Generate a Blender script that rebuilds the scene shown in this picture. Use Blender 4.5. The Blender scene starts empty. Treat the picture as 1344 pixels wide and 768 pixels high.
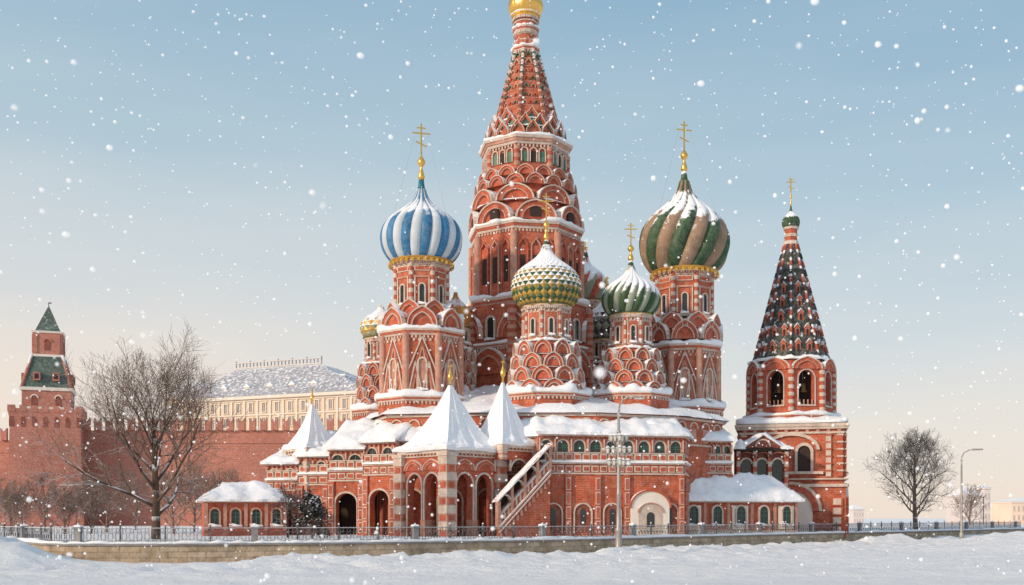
import bpy, bmesh, math, random
from math import sin, cos, pi, radians, sqrt, atan2
from mathutils import Vector, Matrix, noise
random.seed(7)
scene=bpy.context.scene
COL=scene.collection
# ---- image pixel columns / rows (focal length FQ) turned into metres at a chosen distance
FQ=1400.0; EYE=2.5; ZT=1.05
def ex(b,d): return (b-672)*d/FQ
def hz(e,d): return EYE+(680-e)*d/FQ
# ============================================================ materials
M={}
def mat(key,name,col,rough=.8,snow=None,var=.18,brick=None,metal=0.,vscale=.6,bump=.15,bscale=6.,noise_k=1.0,spec=.3,col2=None,frost=0.):
    m=bpy.data.materials.new(name); m.use_nodes=True
    nt=m.node_tree; N=nt.nodes; L=nt.links
    b=N['Principled BSDF']; b.inputs['Roughness'].default_value=rough; b.inputs['Metallic'].default_value=metal
    b.inputs['Specular IOR Level'].default_value=spec
    geo=N.new('ShaderNodeNewGeometry')
    n1=N.new('ShaderNodeTexNoise'); n1.inputs['Scale'].default_value=vscale; n1.inputs['Detail'].default_value=6; n1.inputs['Roughness'].default_value=.65
    L.new(geo.outputs['Position'],n1.inputs['Vector'])
    cr=N.new('ShaderNodeMix'); cr.data_type='RGBA'
    mr=N.new('ShaderNodeMapRange'); mr.inputs[1].default_value=.3; mr.inputs[2].default_value=.7
    L.new(n1.outputs['Fac'],mr.inputs[0]); L.new(mr.outputs[0],cr.inputs[0])
    c=Vector(col)
    lo=c*(1-var); hi=c*(1+var*.8)
    if col2: hi=Vector(col2)
    cr.inputs[6].default_value=(*lo,1); cr.inputs[7].default_value=(min(hi[0],.95),min(hi[1],.95),min(hi[2],.95),1)
    out=cr.outputs[2]
    if brick:
        uv=N.new('ShaderNodeUVMap')
        bt=N.new('ShaderNodeTexBrick'); L.new(uv.outputs[0],bt.inputs['Vector'])
        bt.inputs['Scale'].default_value=1; bt.inputs['Brick Width'].default_value=brick[0]; bt.inputs['Row Height'].default_value=brick[1]
        bt.inputs['Mortar Size'].default_value=brick[2]; k=brick[3]
        bt.inputs['Color1'].default_value=(1,1,1,1); bt.inputs['Color2'].default_value=(1-k,1-k,1-k,1); bt.inputs['Mortar'].default_value=brick[4]
        mu=N.new('ShaderNodeMix'); mu.data_type='RGBA'; mu.blend_type='MULTIPLY'; mu.inputs[0].default_value=1
        L.new(out,mu.inputs[6]); L.new(bt.outputs['Color'],mu.inputs[7]); out=mu.outputs[2]
    n2=N.new('ShaderNodeTexNoise'); n2.inputs['Scale'].default_value=bscale; n2.inputs['Detail'].default_value=4
    L.new(geo.outputs['Position'],n2.inputs['Vector'])
    if frost:
        n4=N.new('ShaderNodeTexNoise'); n4.inputs['Scale'].default_value=2.3; n4.inputs['Detail'].default_value=9; n4.inputs['Roughness'].default_value=.75
        L.new(geo.outputs['Position'],n4.inputs['Vector'])
        m4=N.new('ShaderNodeMapRange'); m4.inputs[1].default_value=.46; m4.inputs[2].default_value=.70; m4.inputs[4].default_value=frost; L.new(n4.outputs['Fac'],m4.inputs[0])
        fm=N.new('ShaderNodeMix'); fm.data_type='RGBA'; L.new(m4.outputs[0],fm.inputs[0]); L.new(out,fm.inputs[6]); fm.inputs[7].default_value=(.76,.66,.59,1); out=fm.outputs[2]
    if snow:
        sx=N.new('ShaderNodeSeparateXYZ'); L.new(geo.outputs['Normal'],sx.inputs[0])
        n3=N.new('ShaderNodeTexNoise'); n3.inputs['Scale'].default_value=1.3; n3.inputs['Detail'].default_value=7; n3.inputs['Roughness'].default_value=.72
        L.new(geo.outputs['Position'],n3.inputs['Vector'])
        ma=N.new('ShaderNodeMath'); ma.operation='MULTIPLY_ADD'; ma.inputs[1].default_value=noise_k; ma.inputs[2].default_value=-noise_k/2
        L.new(n3.outputs['Fac'],ma.inputs[0])
        ad=N.new('ShaderNodeMath'); ad.operation='ADD'; L.new(sx.outputs['Z'],ad.inputs[0]); L.new(ma.outputs[0],ad.inputs[1])
        m2=N.new('ShaderNodeMapRange'); m2.inputs[1].default_value=snow[0]; m2.inputs[2].default_value=snow[1]; L.new(ad.outputs[0],m2.inputs[0])
        sm=N.new('ShaderNodeMix'); sm.data_type='RGBA'; L.new(m2.outputs[0],sm.inputs[0]); L.new(out,sm.inputs[6]); sm.inputs[7].default_value=(.88,.88,.9,1)
        out=sm.outputs[2]
        if metal>0:
            iv=N.new('ShaderNodeMath'); iv.operation='MULTIPLY_ADD'; iv.inputs[1].default_value=-metal; iv.inputs[2].default_value=metal
            L.new(m2.outputs[0],iv.inputs[0]); L.new(iv.outputs[0],b.inputs['Metallic'])
        mrr=N.new('ShaderNodeMapRange'); mrr.inputs[3].default_value=rough; mrr.inputs[4].default_value=.85; L.new(m2.outputs[0],mrr.inputs[0]); L.new(mrr.outputs[0],b.inputs['Roughness'])
    L.new(out,b.inputs['Base Color'])
    bp=N.new('ShaderNodeBump'); bp.inputs['Strength'].default_value=bump; bp.inputs['Distance'].default_value=.1
    L.new(n2.outputs['Fac'],bp.inputs['Height']); L.new(bp.outputs[0],b.inputs['Normal'])
    M[key]=m; return m
mat('red','painted_red_brick',(.46,.105,.050),snow=(.4,.7),var=.36,brick=(.55,.18,.02,.22,(1.2,1.4,1.4,1)),vscale=.9,bump=.3,frost=.20)
mat('red_s','smooth_red_paint',(.46,.098,.048),snow=(.4,.7),var=.34,vscale=1.5,frost=.18)
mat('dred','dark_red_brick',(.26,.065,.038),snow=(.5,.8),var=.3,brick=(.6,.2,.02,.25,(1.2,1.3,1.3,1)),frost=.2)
mat('white','white_lime_trim',(.58,.46,.38),snow=(.3,.6),var=.28,vscale=1.6,frost=.25)
mat('pink','pink_lime_wash',(.50,.25,.175),snow=(.4,.7),var=.28,vscale=1.6,frost=.25)
mat('snow','snow',(.87,.87,.89),rough=.75,var=.06,bump=.8,bscale=2.0)
mat('gold','gilded_metal',(.90,.52,.13),rough=.32,metal=.95,snow=(.8,1.0),var=.12)
mat('goldp','gold_ochre_paint',(.58,.33,.07),rough=.45,snow=(.5,.7),var=.2,metal=.3)
mat('blue','blue_dome_enamel',(.03,.17,.34),rough=.5,snow=(.62,.80),var=.25,frost=.2)
mat('domew','white_dome_enamel',(.56,.60,.64),rough=.55,snow=(.5,.8),var=.14)
mat('teal','teal_metal',(.02,.16,.22),rough=.4,snow=(.8,.95))
mat('green','green_dome_enamel',(.040,.090,.040),rough=.6,snow=(.44,.60),noise_k=1.8,var=.35,frost=.15)
mat('beige','tan_dome_enamel',(.30,.19,.12),rough=.6,snow=(.44,.60),noise_k=1.8,var=.25,frost=.2)
mat('green_h','green_scales_snowy',(.035,.085,.035),rough=.55,snow=(.24,.40),noise_k=.8,var=.25,frost=.1)
mat('gold_h','ochre_scales_snowy',(.40,.25,.045),rough=.55,snow=(.24,.40),noise_k=.8,var=.25,frost=.1)
mat('green_m','olive_green_gores_snowy',(.05,.095,.04),rough=.55,snow=(.24,.42),noise_k=1.4,var=.25)
mat('domew_m','pale_green_gores_snowy',(.26,.30,.22),rough=.6,snow=(.24,.42),noise_k=1.4,var=.15)
mat('orange','orange_scales',(.58,.2,.05),rough=.5,snow=(.55,.75),var=.2)
mat('dk','dark_slate_green_tiles',(.05,.058,.052),rough=.65,snow=(.42,.58),noise_k=2.1,var=.4,brick=(.4,.3,.03,.5,(.5,.5,.5,1)),frost=.3)
mat('gtile','green_glazed_tile',(.06,.15,.10),rough=.45,snow=(.45,.7),var=.3,frost=.2)
mat('glass','dark_window_glass',(.025,.032,.032),rough=.12,spec=.6,var=.3)
mat('dark','dark_interior',(.05,.032,.026),rough=.9)  # near-black colour that mostly paints in the shade inside openings
mat('gframe','green_window_frame',(.06,.15,.11),rough=.5)
mat('stone','tan_sandstone_blocks',(.50,.38,.26),snow=(.5,.7),var=.34,brick=(1.1,.32,.03,.35,(.6,.55,.5,1)),vscale=1.2,bump=.5,frost=.35)
mat('grey','grey_granite',(.25,.24,.24),snow=(.5,.7),var=.2,frost=.2)
mat('iron','black_cast_iron',(.08,.08,.085),rough=.5,snow=(.3,.6),metal=.2,frost=.5)
mat('lampm','grey_painted_steel',(.34,.32,.30),rough=.45,snow=(.6,.8),metal=.3,frost=.2)
mat('bark','dark_bark',(.10,.066,.048),rough=.95,snow=(.50,.80),noise_k=1.2,var=.3,vscale=3)
mat('barkh','brown_twigs',(.22,.145,.11),rough=.95,snow=(.60,.88),noise_k=1.2,var=.3,vscale=3,frost=.2)
mat('barkm','brown_bark_twigs',(.18,.11,.075),rough=.95,snow=(.55,.85),noise_k=1.2,var=.3,vscale=3,frost=.15)
mat('leaf','dark_winter_leaves',(.05,.045,.032),rough=.8,snow=(.65,.9),noise_k=1.2,var=.4)
mat('kred','fortress_brick',(.45,.170,.120),snow=(.5,.7),var=.22,brick=(1.0,.35,.03,.15,(1.12,1.15,1.15,1)),vscale=.12,frost=.25)  # brick colour lightened to paint in the distance haze
mat('kgreen','green_roof_tiles',(.07,.115,.095),snow=(.52,.74),noise_k=1.8,var=.4,frost=.25)
mat('proof','grey_sheet_roof_with_snow',(.36,.36,.39),snow=(.84,1.02),noise_k=2.2,var=.2,vscale=.2,bump=.3,bscale=1.)
mat('cream','cream_plaster',(.72,.58,.43),snow=(.5,.7),var=.1,vscale=.2)
mat('creamw','pale_stucco',(.78,.70,.61),snow=(.5,.7),var=.06)
mat('haze','haze_tinted_far_plaster',(.80,.62,.50),snow=(.5,.7),var=.12,vscale=.1)  # pale tone is aerial haze painted into the plaster colour
mat('hazeg','haze_tinted_grey_plaster',(.66,.60,.58),snow=(.5,.7),var=.12,vscale=.1)  # grey plaster paled likewise, the haze is in the colour
mat('gwin','distant_window_glass',(.28,.24,.23),rough=.3)  # glass colour lifted to paint in haze over far windows
mat('hwin','haze_tinted_window_glass',(.52,.44,.40),rough=.5)  # stronger haze tint painted into the window glass colour
mat('bronze','bronze_bell',(.15,.10,.05),rough=.4,metal=.8)
mat('lens','lamp_glass',(.7,.68,.62),rough=.2)
# ============================================================ mesh builder
WL={}
class MB:
    def __init__(s,T=None):
        s.v=[];s.f=[];s.mi=[];s.sm=[];s.mats=[];s.T=T or Matrix.Identity(4)
    def add(s,vs,fs,m,smooth=False):
        if m not in s.mats: s.mats.append(m)
        k=s.mats.index(m); b=len(s.v); T=s.T
        s.v.extend([T@Vector(v) for v in vs])
        for f in fs:
            s.f.append([b+i for i in f]); s.mi.append(k); s.sm.append(smooth)
    def box(s,x0,x1,y0,y1,z0,z1,m):
        s.add([(x0,y0,z0),(x1,y0,z0),(x1,y1,z0),(x0,y1,z0),(x0,y0,z1),(x1,y0,z1),(x1,y1,z1),(x0,y1,z1)],
              [(0,3,2,1),(4,5,6,7),(0,1,5,4),(1,2,6,5),(2,3,7,6),(3,0,4,7)],m)
    def frus(s,z0,z1,r0,r1,n,rot,m,smooth=False,off=(0,0)):
        vs=[]
        for z,r in((z0,r0),(z1,r1)):
            for i in range(n):
                a=radians(-90+rot)+2*pi*(i+.5)/n
                vs.append((off[0]+r*cos(a),off[1]+r*sin(a),z))
        fs=[(i,(i+1)%n,n+(i+1)%n,n+i) for i in range(n)]
        s.add(vs,fs,m,smooth); s.add(vs,[tuple(range(n))[::-1],tuple(range(n,2*n))],m)
    def rev(s,prof,n,m,smooth=True,rot=0,off=(0,0,0)):
        vs=[];fs=[]
        for r,z in prof:
            for i in range(n):
                a=2*pi*(i+.5)/n+radians(rot-90); vs.append((off[0]+r*cos(a),off[1]+r*sin(a),off[2]+z))
        for j in range(len(prof)-1):
            for i in range(n):
                fs.append((j*n+i,j*n+(i+1)%n,(j+1)*n+(i+1)%n,(j+1)*n+i))
        fs.append(tuple(range(n))[::-1]); fs.append(tuple(range((len(prof)-1)*n,len(prof)*n)))
        s.add(vs,fs,m,smooth)
    def tube(s,p0,p1,r0,r1,n,m,smooth=True):
        p0=Vector(p0);p1=Vector(p1);d=(p1-p0)
        if d.length<1e-6:return
        d.normalize(); a=d.orthogonal().normalized(); b=d.cross(a)
        vs=[]
        for p,r in((p0,r0),(p1,r1)):
            for i in range(n):
                t=2*pi*i/n; vs.append(p+(a*cos(t)+b*sin(t))*r)
        fs=[(i,(i+1)%n,n+(i+1)%n,n+i) for i in range(n)]
        if n>3: fs+=[tuple(range(n))[::-1],tuple(range(n,2*n))]
        s.add(vs,fs,m,smooth)
    def arc(s,cx,zb,xo,zo,xi,zi,y0,y1,m,seg=10,tip=.0,a0=0,a1=180):
        vs=[];fs=[]
        for k in range(seg+1):
            a=radians(a0+(a1-a0)*k/seg); c=cos(a); q=sin(a)
            t=tip*max(0,1-abs(c)*2.2)**1.5
            for (rx,rz) in((xo,zo),(xi,zi)):
                for y in(y0,y1): vs.append((cx+rx*c,y,zb+rz*(q+t)))
        for k in range(seg):
            b=4*k; c=4*k+4
            fs+=[(b,b+1,c+1,c),(b+2,c+2,c+3,b+3),(b+1,b+3,c+3,c+1),(b,c,c+2,b+2)]
        fs+=[(0,2,3,1),(4*seg,4*seg+1,4*seg+3,4*seg+2)]
        s.add(vs,fs,m)
    def disc(s,cx,zb,rx,rz,y0,y1,m,seg=10,tip=0):
        vs=[]
        for y in(y0,y1):
            for k in range(seg+1):
                a=pi*k/seg; c=cos(a); t=tip*max(0,1-abs(c)*2.2)**1.5
                vs.append((cx+rx*c,y,zb+rz*(sin(a)+t)))
        n=seg+1
        fs=[(i,i+1,n+i+1,n+i) for i in range(seg)]+[(seg,0,n,n+seg),tuple(range(n))[::-1],tuple(range(n,2*n))]
        s.add(vs,fs,m)
    def mesh(s,name,origin=(0,0,0)):
        o=Vector(origin)
        me=bpy.data.meshes.new(name)
        me.from_pydata([v-o for v in s.v],[],s.f)
        for m in s.mats: me.materials.append(M[m])
        me.polygons.foreach_set('material_index',s.mi); me.polygons.foreach_set('use_smooth',s.sm)
        bm=bmesh.new(); bm.from_mesh(me); bmesh.ops.recalc_face_normals(bm,faces=bm.faces[:])
        uv=bm.loops.layers.uv.new('UVMap')
        for f in bm.faces:
            n=f.normal
            if abs(n.z)>.85:
                for l in f.loops: l[uv].uv=(l.vert.co.x,l.vert.co.y)
            else:
                t=Vector((-n.y,n.x,0)).normalized() if n.xy.length>1e-6 else Vector((1,0,0))
                for l in f.loops: l[uv].uv=(l.vert.co.dot(t),l.vert.co.z)
        bm.to_mesh(me); bm.free()
        return me
    def obj(s,name,origin,parent=None,**pr):
        return put(s.mesh(name,origin),name,origin,parent,**pr)
def put(me,name,origin,parent=None,rz=0,**pr):
    o=bpy.data.objects.new(name,me); COL.objects.link(o)
    w=Vector(origin); WL[o.name]=w
    o.location=w-(WL[parent.name] if parent else Vector((0,0,0)))
    if rz: o.rotation_euler=(0,0,rz)
    if parent: o.parent=parent
    for k,v in pr.items(): o[k]=v
    return o
def empty(name,loc,label=None,category=None,parent=None,**pr):
    o=bpy.data.objects.new(name,None); COL.objects.link(o); o.empty_display_size=.5
    w=Vector(loc); WL[o.name]=w
    o.location=w-(WL[parent.name] if parent else Vector((0,0,0)))
    if parent: o.parent=parent
    if label:o['label']=label
    if category:o['category']=category
    for k,v in pr.items(): o[k]=v
    return o
def fr(a,apo,z=0,X=0,Y=0):
    ca,sa=cos(a),sin(a)
    return Matrix(((sa,ca,0,X+ca*apo),(-ca,sa,0,Y+sa*apo),(0,0,1,z),(0,0,0,1)))
def frAB(A,B):
    d=Vector((B[0]-A[0],B[1]-A[1])); L=d.length; d/=L
    return Matrix(((d.x,d.y,0,A[0]),(d.y,-d.x,0,A[1]),(0,0,1,0),(0,0,0,1))),L,atan2(-d.x,d.y)
# ---- architectural pieces
def kokosh(mb,w,h,zb,dep,mats=('white','red_s','pink','red_s'),tip=.18,cx=0,back=.5,seg=12):
    rx=w/2; rz=h/(1+tip)
    mb.disc(cx,zb,rx*.97,rz*.97,-back,dep*.35,'red_s',seg,tip)
    mb.arc(cx,zb,rx,rz,rx*.925,rz*.925,.0,dep*1.1,mats[0],seg,tip)
    mb.arc(cx,zb,rx*.925,rz*.925,rx*.70,rz*.70,.0,dep*.85,mats[1],seg,tip)
    mb.arc(cx,zb,rx*.70,rz*.70,rx*.64,rz*.64,.0,dep*.92,mats[2],seg,tip)
    mb.disc(cx,zb,rx*.64,rz*.64,0,dep*.4,mats[3],seg,tip)
def snowring(mb,n,rot,ro,ri,z,h,seed=0,m='snow',slope=.0,X=0,Y=0):
    per=9; tot=n*per; vs=[];fs=[]
    prof=[(0.0,-.04),(.10,.25),(.07,.75),(-.12,1.0)]
    for i in range(tot):
        a=2*pi*i/tot+pi/n; 
        rel=(a-pi/n)%(2*pi/n)-pi/n
        oc=cos(pi/n)/cos(rel) if n<16 else 1
        nz=noise.noise(Vector((cos(a)*3.3,sin(a)*3.3,z+seed)))*1.2+.7*noise.noise(Vector((cos(a)*9,sin(a)*9,z+seed)))
        an=radians(-90+rot)+a
        for dr,dz in prof:
            r=ro*oc+dr*(1+nz*1.4)*min(1,h*3); vs.append((r*cos(an),r*sin(an),z+h*dz*max(.15,1+.9*nz)))
        r=ri*oc; vs.append((r*cos(an),r*sin(an),z+h*(1.25+.5*nz)+slope))
    k=len(prof)+1
    for i in range(tot):
        j=(i+1)%tot
        for q in range(k-1): fs.append((i*k+q,j*k+q,j*k+q+1,i*k+q+1))
    mb.add(vs,fs,m,True)
def facets(n,rot): return [radians(-90+rot)+2*pi*i/n for i in range(n)]
def arched_wall(mb,x0,x1,z0,z1,ops,y0,y1,m,trim=None,rise=1.,tw=.14):
    xs=x0
    for (cx,w,zb,zs) in ops:
        a,b=cx-w/2,cx+w/2
        mb.box(xs,a,y0,y1,z0,z1,m)
        if zb>z0+.01: mb.box(a,b,y0,y1,z0,zb,m)
        seg=10; vs=[];fs=[]
        for k in range(seg+1):
            t=pi*k/seg; x=cx-cos(t)*w/2; z=zs+sin(t)*w/2*rise
            vs+=[(x,y1,z),(x,y1,z1),(x,y0,z),(x,y0,z1)]
        for k in range(seg):
            p=4*k;q=p+4
            fs+=[(p,q,q+1,p+1),(p+2,p+3,q+3,q+2),(p,p+2,q+2,q),(p+1,q+1,q+3,p+3)]
        mb.add(vs,fs,m)
        if trim:
            mb.arc(cx,zs,w/2+tw,(w/2)*rise+tw,w/2+.003,w/2*rise+.003,y1-.05,y1+.09,trim,10)
            mb.box(a-tw,a-.003,y1-.05,y1+.09,zb,zs,trim); mb.box(b+.003,b+tw,y1-.05,y1+.09,zb,zs,trim)
        xs=b
    mb.box(xs,x1,y0,y1,z0,z1,m)
def snow_sheet(mb,A,B,C,D,th=.3,nx=None,ny=None,m='snow',seed=0.,rough=1.):
    A,B,C,D=map(Vector,(A,B,C,D))
    lx=((B-A).length+(C-D).length)/2; ly=((D-A).length+(C-B).length)/2
    nx=nx or max(4,int(lx/.3)); ny=ny or max(4,int(ly/.3)); vs=[];fs=[]
    for j in range(ny+1):
        for i in range(nx+1):
            u=i/nx; v=j/ny; p=A.lerp(B,u).lerp(D.lerp(C,u),v)
            e=min(u*lx,(1-u)*lx,v*ly,(1-v)*ly)
            ef=min(1,e/.5)**.6
            nn=(noise.noise(Vector((p.x*.6,p.y*.6,p.z*.6+seed)))*.30+noise.noise(p*1.7)*.14+noise.noise(p*4.1)*.05)*rough
            ov=noise.noise(Vector((p.x*1.3,p.y*1.3,seed+7)))*.22*(1-ef)
            vs.append((p.x,p.y+(ov if v<.5 else 0),p.z+th*(.12+.88*ef)+nn*(.3+.7*ef)))
    W=nx+1
    for j in range(ny):
        for i in range(nx): fs.append((j*W+i,j*W+i+1,(j+1)*W+i+1,(j+1)*W+i))
    mb.add(vs,fs,m,True)
    per=[j for j in range(W)]+[j*W+nx for j in range(1,ny+1)]+[ny*W+i for i in range(nx-1,-1,-1)]+[j*W for j in range(ny-1,0,-1)]
    pv=[vs[i] for i in per]; n=len(pv)
    P=[]
    for i in per:
        u=(i%W)/nx; v=(i//W)/ny; p=A.lerp(B,u).lerp(D.lerp(C,u),v); P.append((p.x,p.y,p.z-.14))
    mb.add(pv+P,[(i,(i+1)%n,n+(i+1)%n,n+i) for i in range(n)]+[tuple(range(n,2*n))],m)
def spline(P,k=4):
    out=[]
    Q=[Vector(p) for p in P]; Q=[Q[0]*2-Q[1]]+Q+[Q[-1]*2-Q[-2]]
    for i in range(1,len(Q)-2):
        for j in range(k):
            t=j/k; a,b,c,d=Q[i-1:i+3]
            out.append(.5*((2*b)+(c-a)*t+(2*a-5*b+4*c-d)*t*t+(3*b-a-3*c+d)*t**3))
    out.append(Q[-2]); return out
PROF=[(.70,0),(.82,.1),(.94,.3),(1.0,.55),(.985,.8),(.89,1.03),(.72,1.22),(.52,1.38),(.33,1.54),(.19,1.72),(.115,1.95)]
def dome_mesh(z0,R,H,style,gores,mats,twist=0.,amp=.06):
    mb=MB(); P=spline(PROF,4); sc=H/1.95
    P=[(p[0]*R,z0+p[1]*sc) for p in P]
    if style=='gore':
        sub=6; n=gores*sub
        vs=[];fs=[]
        for j,(r,z) in enumerate(P):
            t=j/(len(P)-1)
            for i in range(n):
                ph=i/sub; a=2*pi*i/n+twist*t
                rr=r*(1-amp+amp*abs(sin(pi*ph))**.6)
                vs.append((rr*cos(a),rr*sin(a),z))
        for g in range(gores):
            fs=[]
            for j in range(len(P)-1):
                for q in range(sub):
                    i=g*sub+q
                    fs.append((j*n+i,j*n+(i+1)%n,(j+1)*n+(i+1)%n,(j+1)*n+i))
            used=sorted({k for f in fs for k in f}); mp={k:i for i,k in enumerate(used)}
            mb.add([vs[k] for k in used],[tuple(mp[k] for k in f) for f in fs],mats[g%len(mats)],True)
        mb.rev([(P[0][0]*.98,P[0][1]),(P[0][0]*.5,P[0][1]-.02)],24,mats[0])
    else: # scales
        rows=gores; cols=mats[1]; mm=mats[0]
        L=[0]
        for i in range(1,len(P)): L.append(L[-1]+sqrt((P[i][0]-P[i-1][0])**2+(P[i][1]-P[i-1][1])**2))
        def at(s):
            s=max(0,min(L[-1],s))
            for i in range(1,len(P)):
                if L[i]>=s:
                    t=(s-L[i-1])/(L[i]-L[i-1]+1e-9); return (P[i-1][0]+(P[i][0]-P[i-1][0])*t,P[i-1][1]+(P[i][1]-P[i-1][1])*t)
            return P[-1]
        mb.rev([(r*.97,z) for r,z in P],40,mm[0],True)
        for j in range(0,rows):
            for i in range(cols):
                off=.5*(j%2)
                s0=L[-1]*(j-1)/rows; s1=L[-1]*j/rows; s2=L[-1]*(j+1)/rows
                def pt(s,c,k=1.0):
                    r,z=at(s); a=2*pi*c/cols; return (r*k*cos(a),r*k*sin(a),z)
                ctr=pt(s1,i+off,1.035)
                vs=[pt(s0,i+off,.985),pt(s1,i+off+.5,.985),pt(s2,i+off,.985),pt(s1,i+off-.5,.985),ctr]
                mb.add(vs,[(0,1,4),(1,2,4),(2,3,4),(3,0,4)],mm[j%len(mm)])
    return mb
def cross_mb(h,z0,neckr,neckm='teal',nh=.8):
    mb=MB()
    mb.rev([(neckr,z0-.1),(neckr*.75,z0+nh*.5),(neckr*.6,z0+nh)],12,neckm)
    z=z0+nh; g=h-nh
    mb.rev([(neckr*.62,z),(neckr*.8,z+g*.06),(neckr*.55,z+g*.14),(neckr*.3,z+g*.2),(neckr*.38,z+g*.24),(neckr*.85,z+g*.29),(neckr*.9,z+g*.33),(neckr*.5,z+g*.39),(neckr*.15,z+g*.44),(.06,z+g*.48)],14,'gold')
    cz=z+g*.46; ch=g*.54; w=.055*max(1,g/4)
    mb.box(-w,w,-w*.6,w*.6,cz,z+g,'gold')
    mb.box(-ch*.30,ch*.30,-w*.5,w*.5,cz+ch*.66,cz+ch*.66+w*1.8,'gold')
    mb.box(-ch*.15,ch*.15,-w*.5,w*.5,cz+ch*.84,cz+ch*.84+w*1.5,'gold')
    T=mb.T; mb.T=Matrix.Translation((0,0,cz+ch*.33))@Matrix.Rotation(radians(22),4,'Y')
    mb.box(-ch*.2,ch*.2,-w*.45,w*.45,-w*.8,w*.8,'gold'); mb.T=T
    return mb
def chains(mb,zc,wx,zd,rd):
    for sx in(-1,1):
        mb.tube((sx*wx,0,zc),(sx*rd*.75,-rd*.5,zd),.010,.010,3,'lampm')
WC={}
def win_mesh(w,h,frame='white',pane='glass',t=.16,sill=True,bars=False):
    key=(round(w,2),round(h,2),frame,pane,t,bars)
    if key in WC: return WC[key]
    mb=MB(); hs=h-w/2
    mb.box(-w/2,w/2,-.05,.03,0,hs,pane); mb.disc(0,hs,w/2,w/2,-.05,.03,pane,8)
    mb.box(-w/2-t,-w/2+.01,-.05,.17,0,hs,frame); mb.box(w/2-.01,w/2+t,-.05,.17,0,hs,frame)
    mb.arc(0,hs,w/2+t,w/2+t,w/2-.01,w/2-.01,-.05,.17,frame,8)
    if sill: mb.box(-w/2-t*1.4,w/2+t*1.4,-.05,.26,-.16,-.003,frame); snow_sheet(mb,(-w/2-t*1.4,.28,0),(w/2+t*1.4,.28,0),(w/2+t*1.4,.031,.02),(-w/2-t*1.4,.031,.02),.10,5,3)
    if bars:
        mb.box(-.03,.03,.03,.07,0,hs+w*.45,'gframe'); mb.box(-w/2,w/2,.031,.068,hs*.62,hs*.62+.06,'gframe'); mb.box(-w/2,w/2,.031,.068,hs*.98,hs*.98+.06,'gframe')
        mb.box(-w/2,-w/2+.06,.03,.075,0,hs,'gframe'); mb.box(w/2-.06,w/2,.03,.075,0,hs,'gframe')
    WC[key]=mb.mesh('window'); return WC[key]
def place_win(me,parent,pos,a,name='window'):
    return put(me,name,pos,parent,rz=a-pi/2)
def ringwins(parent,X,Y,apo,z,n,rot,me,name='window',lim=-.25):
    for a in facets(n,rot):
        if -sin(a)>lim: place_win(me,parent,(X+cos(a)*apo,Y+sin(a)*apo,z),a,name)
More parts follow.
